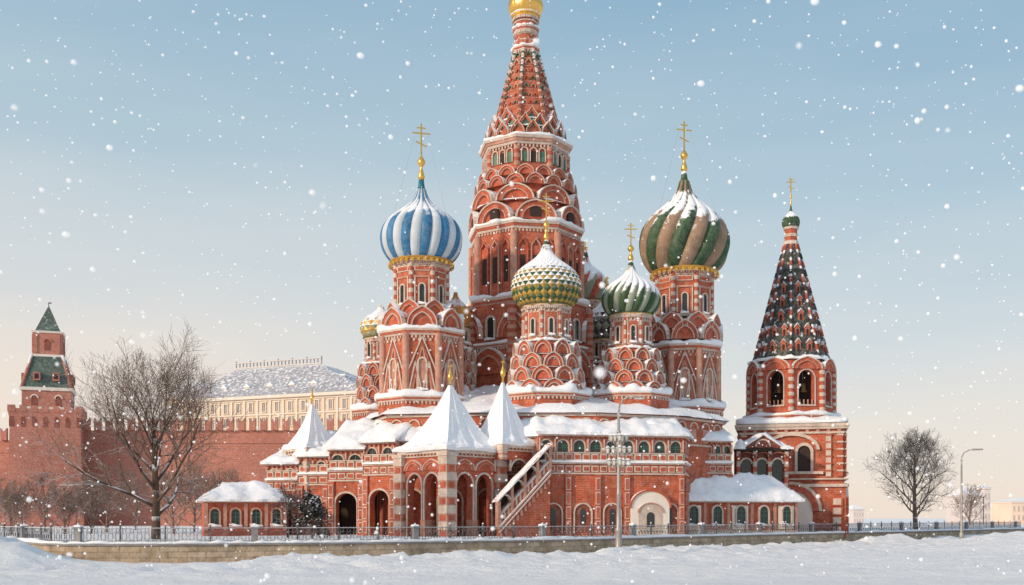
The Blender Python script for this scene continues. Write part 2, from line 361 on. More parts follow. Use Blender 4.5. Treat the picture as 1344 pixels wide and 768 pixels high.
# ============================================================ CATHEDRAL
CX,CY=2.0,103.0
cath=empty('cathedral',(CX,CY,ZT),'red brick cathedral with colourful onion domes and snow-covered ledges','cathedral')
class Tw:
    def __init__(s,b,d,n=8,rot=0):
        s.d=d;s.X=ex(b,d);s.Y=d;s.n=n;s.rot=rot;s.mb=MB(Matrix.Translation((ex(b,d),d,0)));s.B=s.mb.T.copy()
        s.w=[];s.sd=random.random()*50
    def Z(s,e): return hz(e,s.d)
    def R(s,p): return p*s.d/FQ
    def oct(s,e0,e1,r0,r1,m='red',n=None,rot=None):
        s.mb.frus(s.Z(e0),s.Z(e1),s.R(r0),s.R(r1),n or s.n,s.rot if rot is None else rot,m)
    def cornice(s,e,r,h=7,out=4,n=None,rot=None,snow=.28,ri=None,m=('white','red_s','white')):
        n=n or s.n; rot=s.rot if rot is None else rot
        k=len(m)
        for i,mm in enumerate(m):
            s.oct(e+h-h*i/k,e+h-h*(i+1)/k,r+out*(i+.6)/k,r+out*(i+1)/k,mm,n,rot)
        s.dent(e+h+2.2,r,n,rot)
        if snow: snowring(s.mb,n,rot,s.R(r+out),s.R(ri if ri else r*.8),s.Z(e),snow,s.sd)
    def dent(s,e,r,n,rot,w=.14,m='white'):
        ra=s.R(r)*cos(pi/n); side=2*s.R(r)*sin(pi/n); c=max(3,int(side/(w*2.4)))
        for a in facets(n,rot):
            s.mb.T=s.B@fr(a,ra,s.Z(e))
            for i in range(c):
                x=-side/2+side*(i+.5)/c; s.mb.box(x-w/2,x+w/2,-.02,.12,-.11,.11,m)
        s.mb.T=s.B
    def cols(s,e0,e1,r,rad,m='white',stripe=None,n=None,rot=None):
        n=n or s.n; rot=s.rot if rot is None else rot
        for a in facets(n,rot):
            a+=pi/n; x,y=s.R(r)*cos(a),s.R(r)*sin(a)
            if stripe:
                z0,z1=s.Z(e0),s.Z(e1); k=max(2,int((z1-z0)/.36))
                for i in range(k):
                    q=rad*(1.12 if i%2 else 1)
                    s.mb.frus(z0+(z1-z0)*i/k,z0+(z1-z0)*(i+1)/k,q,q,8,0,m if i%2 else stripe,True,(x,y))
            else: s.mb.frus(s.Z(e0),s.Z(e1),rad,rad,8,0,m,True,(x,y))
    def kok(s,e0,e1,r,n,rot,dep=.3,k=1.0,mats=('white','red_s','pink','red_s'),tip=.12,back=.8,body=True):
        ra=s.R(r)*cos(pi/n); w=2*s.R(r)*sin(pi/n)*k
        for a in facets(n,rot):
            s.mb.T=s.B@fr(a,ra,0); kokosh(s.mb,w,s.Z(e1)-s.Z(e0),s.Z(e0),dep,mats,tip,back=back)
        s.mb.T=s.B
    def onfacet(s,r,fn,n=None,rot=None):
        n=n or s.n; rot=s.rot if rot is None else rot
        ra=s.R(r)*cos(pi/n); side=2*s.R(r)*sin(pi/n)
        for a in facets(n,rot):
            s.mb.T=s.B@fr(a,ra,0); fn(s.mb,side)
        s.mb.T=s.B
    def done(s,label,base=None,name='tower'):
        s.o=s.mb.obj(name,(s.X,s.Y,ZT),cath); s.o['label']=label
        return s.o
    def sub(s,mb,name,z,label=None):
        mb.v=[v+Vector((s.X,s.Y,0)) for v in mb.v]
        o=mb.obj(name,(s.X,s.Y,z),s.o)
        if label:o['label']=label
        return o
def vbars(z0,z1,side,m='white',k=1):
    def f(mb,sd):
        w=sd*side
        for j in range(k):
            cx=(j-(k-1)/2)*w
            for sg in(-1,1):
                for q,mm,dy in((.0,m,.16),(.16,'red_s',.12),(.28,'pink',.1)):
                    x0=cx+sg*w*(.46-q); x1=cx; zt=z1-q*(z1-z0)*.9; t=.065
                    mb.add([(x0-t,0,z0),(x0+t,0,z0),(x1+t,0,zt),(x1-t,0,zt),(x0-t,dy,z0),(x0+t,dy,z0),(x1+t,dy,zt),(x1-t,dy,zt)],
                       [(0,1,2,3),(4,5,6,7),(0,1,5,4),(1,2,6,5),(2,3,7,6),(3,0,4,7)],mm)
    return f
# ---------- central tent tower
t=Tw(690,105,8,10)
t.oct(700,412,84,82,'red'); 
t.cornice(404,77,9,6,snow=.35,ri=60)
t.oct(412,318,73,72,'red')
t.cols(402,322,73,.36,'pink',None)
for kx in(-.3,0,.3):
    def f(mb,sd,kx=kx):
        z0,z1=t.Z(400),t.Z(326); x=kx*sd; w=sd*.105
        mb.box(x-w,x+w,0,.10,z0,z1-1.0,'red_s')
        for sg in(-1,1): mb.box(x+sg*w-.06,x+sg*w+.06,0,.22,z0,z1-1.2,'red_s' if kx else 'pink')
        mb.arc(x,z1-1.2,w+.07,w*1.5,w-.05,w*1.5-.14,0,.22,'red_s' if kx else 'pink',8,.5)
        mb.box(x-w*.55,x+w*.55,.1,.14,z0+1.2,z1-1.9,'dark')
    t.onfacet(72.5,f)
for e in(385,365,345):
    t.oct(e,e-1.2,73.6,73.6,'pink')
t.cornice(309,72,9,5,snow=.32,ri=62)
t.oct(312,238,64,54,'red_s',16,0)
KW=('white','red_s','pink','red_s')
t.kok(306,282,70,8,10,.55,.99,tip=.03,back=1.6,mats=KW)
t.kok(281,260,65.5,8,32.5,.5,.99,tip=.03,back=1.6,mats=KW)
t.kok(260,247,62,16,10,.4,1.0,tip=.05,back=1.4)
t.kok(247,235,58.5,16,21.25,.36,1.0,tip=.05,back=1.4)
for e,r in((280,69),(259,64.5),(246,60)): snowring(t.mb,16,0,t.R(r-3),t.R(r-9),t.Z(e),.12,e)
def f(mb,sd):
    z=t.Z(303); w=sd*.13
    mb.box(-w,w,.25,.42,z,z+.5,'dark'); mb.disc(0,z+.5,w,w*.8,.25,.42,'dark')
t.onfacet(70,f)
t.oct(240,205,55,55,'red')
t.cols(240,210,55,.28,'pink','red_s')
def f(mb,sd):
    z=t.Z(232)
    for kx in(-.27,.0,.27):
        w=sd*.085
        mb.box(kx*sd-w,kx*sd+w,.02,.08,z+.2,z+1.2,'gtile' if kx else 'dark'); mb.arc(kx*sd,z+1.2,w+.10,w+.10,w,w,0,.2,'white',8)
        mb.box(kx*sd-w-.10,kx*sd-w,0,.2,z+.2,z+1.2,'white'); mb.box(kx*sd+w,kx*sd+w+.10,0,.2,z+.2,z+1.2,'white')
t.onfacet(55,f)
t.cornice(197,56,10,7,snow=.22,ri=47,m=('white','pink','white'))
t.cornice(192,50,5,3,snow=.15,ri=45)
TZ0,TZ1,TR0,TR1=192,70,47,15.5
t.oct(TZ0,TZ1,TR0,TR1,'red')
KM=('white','red_s','red_s','gtile')
t.kok(192,175,49,16,10,.35,.98,tip=.35,back=.6,mats=('white','red_s','gtile','red_s'))
t.kok(182,165,45.5,16,21.25,.35,.95,tip=.4,back=.6,mats=KM)
t.kok(173,154,42.5,8,10,.3,.62,tip=.45,back=.6,mats=KM)
for e,r in((181,47.5),(170,43)): snowring(t.mb,16,0,t.R(r-1),t.R(r-4),t.Z(e),.14,e)
for a in facets(8,10):
    a+=pi/8
    p0=(t.R(TR0+.5)*cos(a),t.R(TR0+.5)*sin(a),t.Z(TZ0-4)); p1=(t.R(TR1+.5)*cos(a),t.R(TR1+.5)*sin(a),t.Z(TZ1))
    t.mb.tube(p0,p1,.22,.14,6,'red_s')
    n=24
    for i in range(n):
        u=(i+.5)/n; p=Vector(p0).lerp(Vector(p1),u)
        t.mb.box(p.x-.15,p.x+.15,p.y-.15,p.y+.15,p.z,p.z+.2,'white' if i%2 else 'gtile')
for i,e in enumerate([150,139,127,116,105,94,83]):
    u=(TZ0-e)/(TZ0-TZ1); r=TR0+(TR1-TR0)*u
    ra=t.R(r)*cos(pi/8); sd=2*t.R(r)*sin(pi/8)
    for a in facets(8,10):
        t.mb.T=t.B@fr(a,ra,t.Z(e))
        c=3 if i<2 else (2 if i<5 else 1)
        for j in range(c):
            x=(j-(c-1)/2)*sd*.8/c; w=sd*.6/c/2+.02
            t.mb.arc(x,.1,w,w*1.3,w*.68,w*.95,-.25,.10,('gtile','red_s','pink')[(i+j)%3],6,.3)
        t.mb.box(-sd*.42,sd*.42,-.3,.06,-.10,-.04,'pink')
    t.mb.T=t.B
t.cornice(66,16,5,3,snow=.2,ri=12)
t.oct(71,40,14.5,14.5,'red',16)
for e in(58,50): t.oct(e,e-1.6,15.1,15.1,'white',16)
t.kok(65,54,14.5,8,10,.15,.8,tip=.2,back=.2)
t.cornice(40,15,5,3,16,snow=.15,ri=12)
t.oct(40,26,13.5,15.5,'red_s',16); 
t.oct(33,31.5,15.7,16,'white',16)
t.cornice(22,16.5,4,3,16,snow=.1,ri=12,m=('gold','goldp','gold'))
t.kok(500,466,84,8,10,.5,.9,tip=.06,back=.5)
t.kok(455,422,83.5,8,32.5,.35,.62,tip=.06,back=.5)
t.cornice(462,83,4,3,snow=.25,ri=80)
t.cols(520,412,83,.45,'pink','red_s')
to=t.done('tall central tower with a red tent spire and a small golden dome')
d=dome_mesh(t.Z(22),t.R(23),t.R(40),'gore',16,['gold'],0,.02); t.sub(d,'dome',t.Z(22),'small golden onion dome')
c=cross_mb(5,t.Z(-16),t.R(3),'gold'); t.sub(c,'cross',t.Z(-16))
ringwins(to,t.X,t.Y,t.R(82)*cos(pi/8)+.1,t.Z(455),8,10,win_mesh(.8,2.0))
# ---------- large towers
def big_tower(b,d,rot,ed,drum,rings,shaft,R,H,style,gores,mats,twist,label,dlabel,gold='goldp',crossh=None,amp=.06,neck='teal'):
    t=Tw(b,d,8,rot); 
    s0,s1,sr=shaft; t.oct(s0+40,s0,sr+6,sr+6,'red'); t.oct(720,s0+38,sr+7,sr+7,'red')
    t.cornice(s0+30,sr+6,4,3,snow=.3,ri=sr+2)
    t.cornice(s0-2,sr+6,6,4,snow=.5,ri=sr-2)
    t.oct(s0,s1,sr,sr,'red')
    t.cols(s0,s1+6,sr,.32,'pink',None); 
    zz0,zz1=t.Z(s0-8),t.Z(s1+10)
    t.onfacet(sr+.2,vbars(zz0+.4*(zz1-zz0),zz1,.9,'white'))
    t.onfacet(sr+.2,vbars(zz0,zz0+.55*(zz1-zz0),.42,'white',2))
    t.cornice(s1,sr,8,5,snow=.38,ri=rings[2]-8)
    t.dent(s1+14,sr,8,rot,.18,'white')
    e0,e1,r=rings
    t.oct(e0,e1+6,r-5,drum[2]+2,'red_s')
    t.kok(e0,e0-25,r,8,rot,.45,.98,tip=.10,back=1.3,mats=('white','red_s','white','red_s'))
    t.kok(e0-15,e0-36,drum[2]+5.5,8,rot+22.5,.35,1.0,tip=.12,back=.9)
    e0,e1,r=drum
    t.oct(e0,e1,r,r,'red')
    t.cols(e0,e1+4,r,.2,'white','red_s')
    t.oct(e0+1,e0-2,r+1.5,r+1.5,'white'); 
    def f(mb,sd):
        z=t.Z(e1+15)
        mb.box(-sd*.36,sd*.36,.0,.09,z,z+.5,'white'); mb.box(-sd*.30,sd*.30,.06,.12,z+.09,z+.41,'red_s')
        z=t.Z(e1+22)
        for q in(-1,1): mb.box(q*sd*.33-.06,q*sd*.33+.06,0,.12,t.Z(e0-4),z,'white')
        mb.box(-sd*.40,sd*.40,0,.13,z-.1,z+.06,'pink')
    t.onfacet(r,f)
    t.cornice(e1+1,r,6,4,snow=0,m=('white','red_s','white'))
    t.cornice(ed-1,r,4,6,24,0,snow=0,m=('goldp','gold','goldp'))
    for i in range(32):
        a=2*pi*i/32; rr=t.R(r+5.4); t.mb.box(rr*cos(a)-.12,rr*cos(a)+.12,rr*sin(a)-.12,rr*sin(a)+.12,t.Z(ed+6),t.Z(ed+2),'gold' if i%2 else 'goldp')
    o=t.done(label)
    t.sub(dome_mesh(t.Z(ed),t.R(R),t.R(H),style,gores,mats,twist,amp),'dome',t.Z(ed),dlabel)
    if crossh:
        c=cross_mb(t.R(crossh),0,t.R(5.6),neck,t.R(14)); c.v=[Matrix.Rotation(radians(15),4,'Z')@v for v in c.v]
        chains(c,t.R(crossh*.82),t.R(crossh*.10),-t.R(H*.42),t.R(R*.85))
        for v in c.v: v.z+=t.Z(ed)+t.R(H)-.1
        t.sub(c,'cross',t.Z(ed)+t.R(H))
    ringwins(o,t.X,t.Y,t.R(drum[2])*cos(pi/8)+.01,t.Z(drum[0]-4),8,rot,win_mesh(t.R(6.5),t.R(24),t=.11))
    ringwins(o,t.X,t.Y,t.R(sr)*cos(pi/8)+.02,t.Z(s0-12),8,rot,win_mesh(t.R(9),t.R(38),pane='pink',t=.14))
    return t
big_tower(553,95,6,346,(408,348,36),(436,402,52),(528,440,54),54,97,'gore',24,['blue','domew'],.25,
  'octagonal red brick tower with white trim under a striped dome','blue and white striped onion dome with snow',crossh=88)
big_tower(898,102,-8,359,(420,361,38),(452,418,46),(540,458,46),59,121,'gore',16,['green','beige'],1.1,
  'octagonal red brick tower under a swirled dome','dark green and tan swirled onion dome with snow',crossh=80,neck='green',amp=.10)
# ---------- small towers
def small_tower(b,d,rot,ed,r,dr1,k1,rk0,rk1,R,H,style,gores,mats,twist,label,dlabel,crossh,amp=.06,base=8,tiers=4,neck='green'):
    t=Tw(b,d,8,rot)
    t.oct(720,k1,rk1+base,rk1+base,'red'); t.cornice(k1,rk1+base,5,3,snow=.5,ri=rk1-4)
    n=12
    t.oct(k1,dr1,rk1-4,rk0-1,'red_s',12,rot)
    for i in range(tiers):
        u=i/tiers; e0=k1-(k1-dr1)*u; hh=(k1-dr1)/tiers*1.05; rr=rk1+(rk0+2-rk1)*u
        t.kok(e0,e0-hh,rr,10,rot+(18 if i%2 else 0),.38,1.0,tip=.04,back=.9,mats=('white','red_s','white','red_s'))
        if i: snowring(t.mb,16,0,t.R(rr-1.2),t.R(rr-5),t.Z(e0+1),.09,i)
    snowring(t.mb,16,0,t.R(rk0+1),t.R(r-3),t.Z(dr1),.2)
    t.oct(dr1,ed,r,r,'pink')
    t.cols(dr1,ed+4,r,.12,'white','red_s')
    t.oct(dr1,dr1-3,r+2,r+2,'white')
    def f(mb,sd):
        z0,z1=t.Z(dr1-6),t.Z(ed+9)
        mb.box(-sd*.38,sd*.38,0,.05,z0,z1,'white'); mb.box(-sd*.32,sd*.32,.03,.08,z0+.1,z1-.1,'red')
    t.onfacet(r,f)
    t.cornice(ed+1,r,5,3.5,snow=0)
    t.cornice(ed-1,r,3,4,24,0,snow=0,m=('green','goldp','green'))
    o=t.done(label)
    t.sub(dome_mesh(t.Z(ed),t.R(R),t.R(H),style,gores,mats,twist,amp),'dome',t.Z(ed),dlabel)
    if crossh:
        c=cross_mb(t.R(crossh),0,t.R(4.6),neck,t.R(8))
        for v in c.v: v.z+=t.Z(ed)+t.R(H)-.1
        t.sub(c,'cross',t.Z(ed)+t.R(H))
    ringwins(o,t.X,t.Y,t.R(r)*cos(pi/8)+.07,t.Z(dr1-9),8,rot,win_mesh(t.R(5.5),t.R(20),t=.1))
    return t
small_tower(717,93,10,404,31,452,520,34,48,45,82,'scale',19,(['green_h','gold_h'],28),0,
  'small red brick tower with tiers of rounded gables','green and ochre pineapple-scaled onion dome topped with snow',70)
small_tower(828,96,0,415,26,461,520,29,43,39,66,'gore',22,['green_m','domew_m'],.7,
  'small red brick tower with rounded gables','olive green ribbed onion dome covered in snow',58,amp=.1)
small_tower(500,119,5,445,20,480,540,24,30,27,44,'scale',10,(['goldp','domew_m'],16),0,
  'rear brick tower with a scaled dome','ochre and white scaled onion dome',0)
small_tower(598,99,5,432,17,460,520,20,22,20,48,'gore',14,['orange','goldp'],.5,
  'rear brick tower with an orange dome','orange onion dome',0)
small_tower(797,110,5,448,24,480,520,28,32,30,62,'scale',12,(['dk','domew_m'],20),0,
  'rear brick tower with a dark netted dome','dark netted onion dome',24)
small_tower(768,116,5,398,26,440,520,30,34,31,62,'gore',16,['red_s','domew_m'],1.1,
  'rear brick tower with a red striped dome','red and white striped onion dome',20)
# ---------- podium
mb=MB(); 
POD=[(-13.5,98),(-10.5,90.5),(-3,89),(7,88.8),(14,91.5),(19,96.5),(20,110),(8,118),(-8,118),(-15,108)]
zp=11.3
n=len(POD)
mb.add([(x,y,ZT-.3) for x,y in POD]+[(x,y,zp) for x,y in POD],[(i,(i+1)%n,n+(i+1)%n,n+i) for i in range(n)]+[tuple(range(n,2*n))],'red')
for i in range(n):
    A=POD[i];B=POD[(i+1)%n]; T,L,a=frAB(A,B)
    if -sin(a)<-.3: continue
    mb.T=T
    k=max(1,int(L/1.5))
    for j in range(k):
        cx=L*(j+.5)/k; w=L/k*.7
        mb.arc(cx,zp-1.0,w/2,w/2,w/2-.11,w/2-.11,-.05,.12,'white',8); mb.box(cx-w*.3,cx+w*.3,0,.06,zp-2.2,zp-1.0,'pink')
    mb.box(0,L,-.02,.16,zp-.3,zp-.1,'white'); mb.box(0,L,-.02,.1,zp-2.5,zp-2.35,'white')
mb.T=Matrix.Identity(4)
vs=[];fs=[]; RN=14; tot=n*14
for q in range(RN+1):
    u=q/RN
    for i in range(tot):
        k=i//14; tt=(i%14)/14; A=Vector(POD[k]);B=Vector(POD[(k+1)%n]); p=A.lerp(B,tt)
        c=Vector((1.6,104)); p2=c+(p-c)*(1.035-u*.75+(noise.noise(Vector((p.x*1.2,p.y*1.2,1)))*.012 if q<2 else 0))
        zz=zp-.05+(.30 if q else 0)+u*3.4+(noise.noise(Vector((p2.x*.5,p2.y*.5,1)))*.45+noise.noise(Vector((p2.x*1.5,p2.y*1.5,1)))*.14)*min(1,q)
        vs.append((p2.x,p2.y,zz))
for q in range(RN):
    for i in range(tot): fs.append((q*tot+i,q*tot+(i+1)%tot,(q+1)*tot+(i+1)%tot,(q+1)*tot+i))
pod=mb.obj('podium',(CX,CY,ZT),cath,label='raised brick podium with arched niches')
mb=MB(); mb.add(vs,fs,'snow',True); mb.obj('snowy_roof',(CX,CY,zp),pod)
# ---------- gallery facades
def facade(A,B,z1,zm,nwin,low,label,nlow=4,roof=None,thick=.5,name='gallery',portal=None,winw=.8,spr=1.5):
    mb=MB(); T,L,a=frAB(A,B); mb.T=T; zb=ZT-.2
    winw=min(winw,L/nwin*.72)
    ops=[(L*(i+.5)/nwin,winw,zm+.74,min(zm+spr,z1-.5-winw/2-.06)) for i in range(nwin)]
    arched_wall(mb,0,L,zm,z1,ops,-thick,0,'pink','white',1,.10)
    if low=='arch':
        lo=[(L*(i+.5)/nlow,L/nlow*.6,zb,ZT+(zm-ZT)*.48) for i in range(nlow)]
        arched_wall(mb,0,L,zb,zm-.002,lo,-thick-.1,.08,'red','white',.9,.16)
    else:
        mb.box(0,L,-thick-.1,.08,zb,zm-.002,'red')
        for i in range(nlow):
            cx=L*(i+.5)/nlow; w=L/nlow*.55
            if portal and abs(cx-portal[0])<w*.9: continue
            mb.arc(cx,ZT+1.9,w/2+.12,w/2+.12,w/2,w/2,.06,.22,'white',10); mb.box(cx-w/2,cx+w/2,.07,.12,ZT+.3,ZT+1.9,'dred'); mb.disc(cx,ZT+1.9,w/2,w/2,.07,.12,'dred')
            mb.box(cx-w*.16,cx+w*.16,.12,.16,ZT+.9,ZT+2.0,'glass'); mb.disc(cx,ZT+2.0,w*.16,w*.16,.12,.16,'glass')
            for sg in(-1,1): mb.box(cx+sg*(w/2+.06)-.06,cx+sg*(w/2+.06)+.06,.06,.22,ZT+.2,ZT+1.9,'white')
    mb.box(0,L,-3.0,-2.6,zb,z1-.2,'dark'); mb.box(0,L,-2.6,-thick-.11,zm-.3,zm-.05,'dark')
    mb.box(-.05,L+.05,.0,.22,zm-.24,zm-.1,'white'); mb.box(-.05,L+.05,.0,.3,zm-.1,zm+.02,'white')
    mb.box(-.05,L+.05,.0,.26,z1-.24,z1-.02,'white')
    k=int(L/.42)
    for i in range(k):
        x=L*(i+.5)/k; mb.box(x-.1,x+.1,.0,.2,z1-.42,z1-.242,'red_s')
    k=max(2,int(L/.72))
    for i in range(k):
        x=L*(i+.5)/k; w=L/k*.40
        mb.box(x-w,x+w,0,.1,zm+.06,zm+.62,'white'); mb.box(x-w*.66,x+w*.66,.05,.13,zm+.17,zm+.5,'red_s')
        mb.box(x-w,x+w,.07,.15,zm-.88,zm-.36,'white'); mb.box(x-w*.7,x+w*.7,.1,.18,zm-.78,zm-.46,'red_s')
    mb.box(0,L,.0,.14,zm+.64,zm+.72,'white')
    mb.box(0,L,.06,.22,zm-1.08,zm-.95,'white')
    for i in range(nwin+1):
        x=min(L-.1,max(.1,L*i/nwin))
        mb.box(x-.13,x+.13,0,.17,zm+.74,z1-.43,'red_s'); mb.box(x-.05,x+.05,.1,.22,zm+.8,z1-.45,'white')
    for i in range(nlow+1):
        x=min(L-.25,max(.25,L*i/nlow))
        if portal and abs(x-portal[0])<portal[1]/2+.2: continue
        mb.box(x-.28,x+.28,.0,.26,ZT,zm-1.09,'red_s'); 
        kk=4
        for j in range(kk):
            z=ZT+.2+j*(zm-1.4-ZT)/kk; h=(zm-1.4-ZT)/kk-.15
            mb.box(x-.2,x+.2,.2,.30,z,z+h,'white'); mb.box(x-.13,x+.13,.25,.33,z+.08,z+h-.08,'red_s')
    if portal:
        cx,w=portal
        mb.box(cx-w/2,cx+w/2,.1,.5,ZT,ZT+2.3,'creamw'); mb.disc(cx,ZT+2.3,w/2,1.35,.1,.5,'creamw',16)
        mb.arc(cx,ZT+2.3,w/2+.14,1.5,w/2+.003,1.353,.1,.6,'red_s',16)
        mb.box(cx-w*.31,cx+w*.31,.5,.53,ZT,ZT+1.9,'white'); mb.disc(cx,ZT+1.9,w*.31,.75,.5,.53,'white',14)
        mb.arc(cx,ZT+1.9,w*.31+.09,.84,w*.31,.75,.5,.62,'pink',14)
        mb.box(cx-w*.10,cx+w*.10,.53,.56,ZT+.7,ZT+1.6,'glass'); mb.disc(cx,ZT+1.6,w*.10,w*.10,.53,.56,'glass'); mb.box(cx-w*.31,cx+w*.31,.53,.58,ZT+.35,ZT+.45,'grey')
    if roof:
        dpt,rise=roof
        P=lambda x,y,z:T@Vector((x,y,z))
        mb.T=Matrix.Identity(4)
        snow_sheet(mb,P(-.3,.65,z1),P(L+.3,.65,z1),P(L+.3,-dpt,z1+rise),P(-.3,-dpt,z1+rise),.34,seed=A[0],rough=1.4)
        snow_sheet(mb,P(-.0,.36,zm+.02),P(L,.36,zm+.02),P(L,.0,zm+.06),P(0,.0,zm+.06),.11,ny=3,rough=.5)
    org=T@Vector((L/2,0,ZT))
    o=mb.obj(name,org,cath,label=label)
    for (cx,w,zbb,zs) in ops:
        place_win(win_mesh(w,zs+w/2-zbb,'white','glass',.05,False,True),o,T@Vector((cx,-.12,zbb)),a)
    return o,T,L,a
zg=hz(570,88); zm=hz(606,88)
gA=(ex(706,86.5),86.5); gB=(ex(897,89),89.0)
facade(gA,gB,zg,zm,9,'niche','arcaded red brick gallery with white trim and a snow-covered roof',5,(3.8,2.0),portal=(9.4,3.3),winw=.95)
facade(gB,(ex(903,94.5),94.5),zg-.02,zm,4,'niche','side of the arcaded gallery',3,(3,1.2))
facade((ex(899,94.6),94.6),(ex(960,95.6),95.6),hz(577,95),hz(606,95),5,'niche','recessed gallery wing with small arched windows',2,(3,1.2),winw=.5)
facade((ex(668,88.5),88.5),(ex(708,87.0),87.0),hz(572,88),zm,2,'arch','gallery bay above the entrance steps',1,(3.4,2.4))
facade((ex(515,89.5),89.5),(ex(668,88.5),88.5),hz(576,88),zm,7,'arch','gallery wall behind the entrance porch',3,(3.6,2.4),winw=.9)
facade((ex(478,90),90.0),(ex(520,88.5),88.5),hz(580,90),hz(608,90),2,'arch','gallery bay with a tall arch under a snowy roof',1,(4.4,2.6),winw=1.0)
facade((ex(432,90.8),90.8),(ex(478,90.05),90.05),hz(588,90),hz(615,90),2,'arch','stepped gallery bay with arches under a snowy roof',1,(4.2,2.6),winw=1.1)
facade((ex(392,92),92.0),(ex(432,91.2),91.2),hz(598,92),hz(621,92),2,'arch','lower stepped stair bay under a snowy roof',1,(4,2.0),winw=.8,spr=1.1)
facade((ex(350,93),93.0),(ex(392,92.2),92.2),hz(607,92),hz(628,92),2,'arch','lowest stair bay with small arches under a snowy roof',1,(4,1.6),winw=.7,spr=1.0)
# ---------- porches with tent roofs
def porch(b,d,r,ee,ea,label,fin=26,two=True,zf=None,rot=45):
    X=ex(b,d);Y=d; mb=MB(Matrix.Translation((X,Y,0))); Bm=mb.T.copy()
    ze=hz(ee,d); za=hz(ea,d); rr=r; apo=rr*cos(pi/4); sd=2*rr*sin(pi/4)
    z0=zf if zf else ZT-.1
    zs=ze-2.4
    for a in facets(4,rot):
        mb.T=Bm@fr(a,apo,0)
        if two:
            w=sd*.30
            arched_wall(mb,-sd/2,sd/2,z0,ze,[(-sd*.185,w,z0,zs-w*.2),(sd*.185,w,z0,zs-w*.2)],-.6,0,'red_s','white',1.1,.14)
            mb.box(-.28,.28,-.62,.1,z0,z0+1.4,'pink'); 
            kokosh(mb,sd*.40,.9,zs+.85,.16,cx=-sd*.2,back=.01,tip=.1); kokosh(mb,sd*.40,.9,zs+.85,.16,cx=sd*.2,back=.01,tip=.1)
        else:
            arched_wall(mb,-sd/2,sd/2,z0,ze,[(0,sd*.5,max(z0,zs-1.2),zs+.3)],-.4,0,'red_s','white',1.,.12)
        mb.box(-sd/2-.2,sd/2+.2,0,.22,ze-.25,ze,'white'); mb.box(-sd/2-.1,sd/2+.1,0,.14,ze-.5,ze-.4,'white')
        k=int(sd/.4)
        for i in range(k):
            x=-sd/2+sd*(i+.5)/k; mb.box(x-.1,x+.1,0,.18,ze-.39,ze-.251,'pink')
    mb.T=Bm
    for a in facets(4,rot):
        a+=pi/4; x,y=rr*.97*cos(a),rr*.97*sin(a)
        h=ze-.5-z0; k=max(4,int(h/.6)); pw=.52 if two else .28
        T2=Bm@Matrix.Translation((x,y,0))@Matrix.Rotation(radians(rot),4,'Z'); mb.T=T2
        for j in range(k):
            q=pw*(1.0 if j%2 else .9)
            mb.box(-q,q,-q,q,z0+h*j/k,z0+h*(j+1)/k,'white' if j%2 else 'pink')
            if two and not j%2:
                for s_ in(-1,1): mb.box(-q*.6,q*.6,s_*q-.05,s_*q+.05,z0+h*j/k+.1,z0+h*(j+1)/k-.1,'red_s'); mb.box(s_*q-.05,s_*q+.05,-q*.6,q*.6,z0+h*j/k+.1,z0+h*(j+1)/k-.1,'red_s')
        mb.box(-pw*1.15,pw*1.15,-pw*1.15,pw*1.15,ze-.5,ze-.2,'white')
    mb.T=Bm
    mb.frus(z0-.02,z0+.12,rr*.8,rr*.8,4,rot,'dark')
    o=mb.obj('porch',(X,Y,ZT),cath,label=label)
    m2=MB(Matrix.Translation((X,Y,0))); H=za-ze
    prof=[(rr*1.16,ze),(rr*1.19,ze+.2),(rr*1.10,ze+.42),(rr*.96,ze+H*.10),(rr*.82,ze+H*.17),(rr*.60,ze+H*.34),(rr*.40,ze+H*.54),(rr*.21,ze+H*.76),(rr*.045,ze+H)]
    nn=72; vs=[];fs=[]
    for j,(r_,z_) in enumerate(prof):
        for i in range(nn):
            th=2*pi*i/nn; rel=(th)%(pi/2)-pi/4; f=(cos(pi/4)/cos(rel))
            an=radians(-90+rot)+th-pi/4
            rad=r_*f
            rib=.05*(1 if i%6==0 else 0)*(1 if 2<j<len(prof)-1 else 0)
            nz=(noise.noise(Vector((cos(an)*3,sin(an)*3,z_)))*.12+noise.noise(Vector((cos(an)*9,sin(an)*9,z_*2)))*.06)*(1 if j<len(prof)-1 else 0)
            vs.append(((rad+rib+nz)*cos(an),(rad+rib+nz)*sin(an),z_+(nz*1.3 if j<4 else 0)))
    for j in range(len(prof)-1):
        for i in range(nn): fs.append((j*nn+i,j*nn+(i+1)%nn,(j+1)*nn+(i+1)%nn,(j+1)*nn+i))
    fs.append(tuple(range(nn))[::-1])
    m2.add(vs,fs,'snow',False)
    m2.obj('tent_roof',(X,Y,ze),o,label='steep tent roof thick with snow')
    m3=MB(Matrix.Translation((X,Y,0))); g=fin*d/FQ
    m3.rev([(.10,za-.2),(.09,za+g*.2),(.2,za+g*.28),(.24,za+g*.38),(.17,za+g*.5),(.07,za+g*.62),(.03,za+g)],12,'gold')
    m3.box(-.16,.16,-.03,.03,za+g*.82,za+g*.86,'gold')
    m3.obj('finial',(X,Y,za),o)
    return o
porch(591,86,4.0,594,506,'entrance porch with striped piers and twin arches',30)
porch(660,87.4,2.6,586,502,'upper stair porch with a snowy tent roof',32,False,zf=zm)
porch(410,94,2.3,590,530,'corner turret porch with a snowy tent roof',20,False)
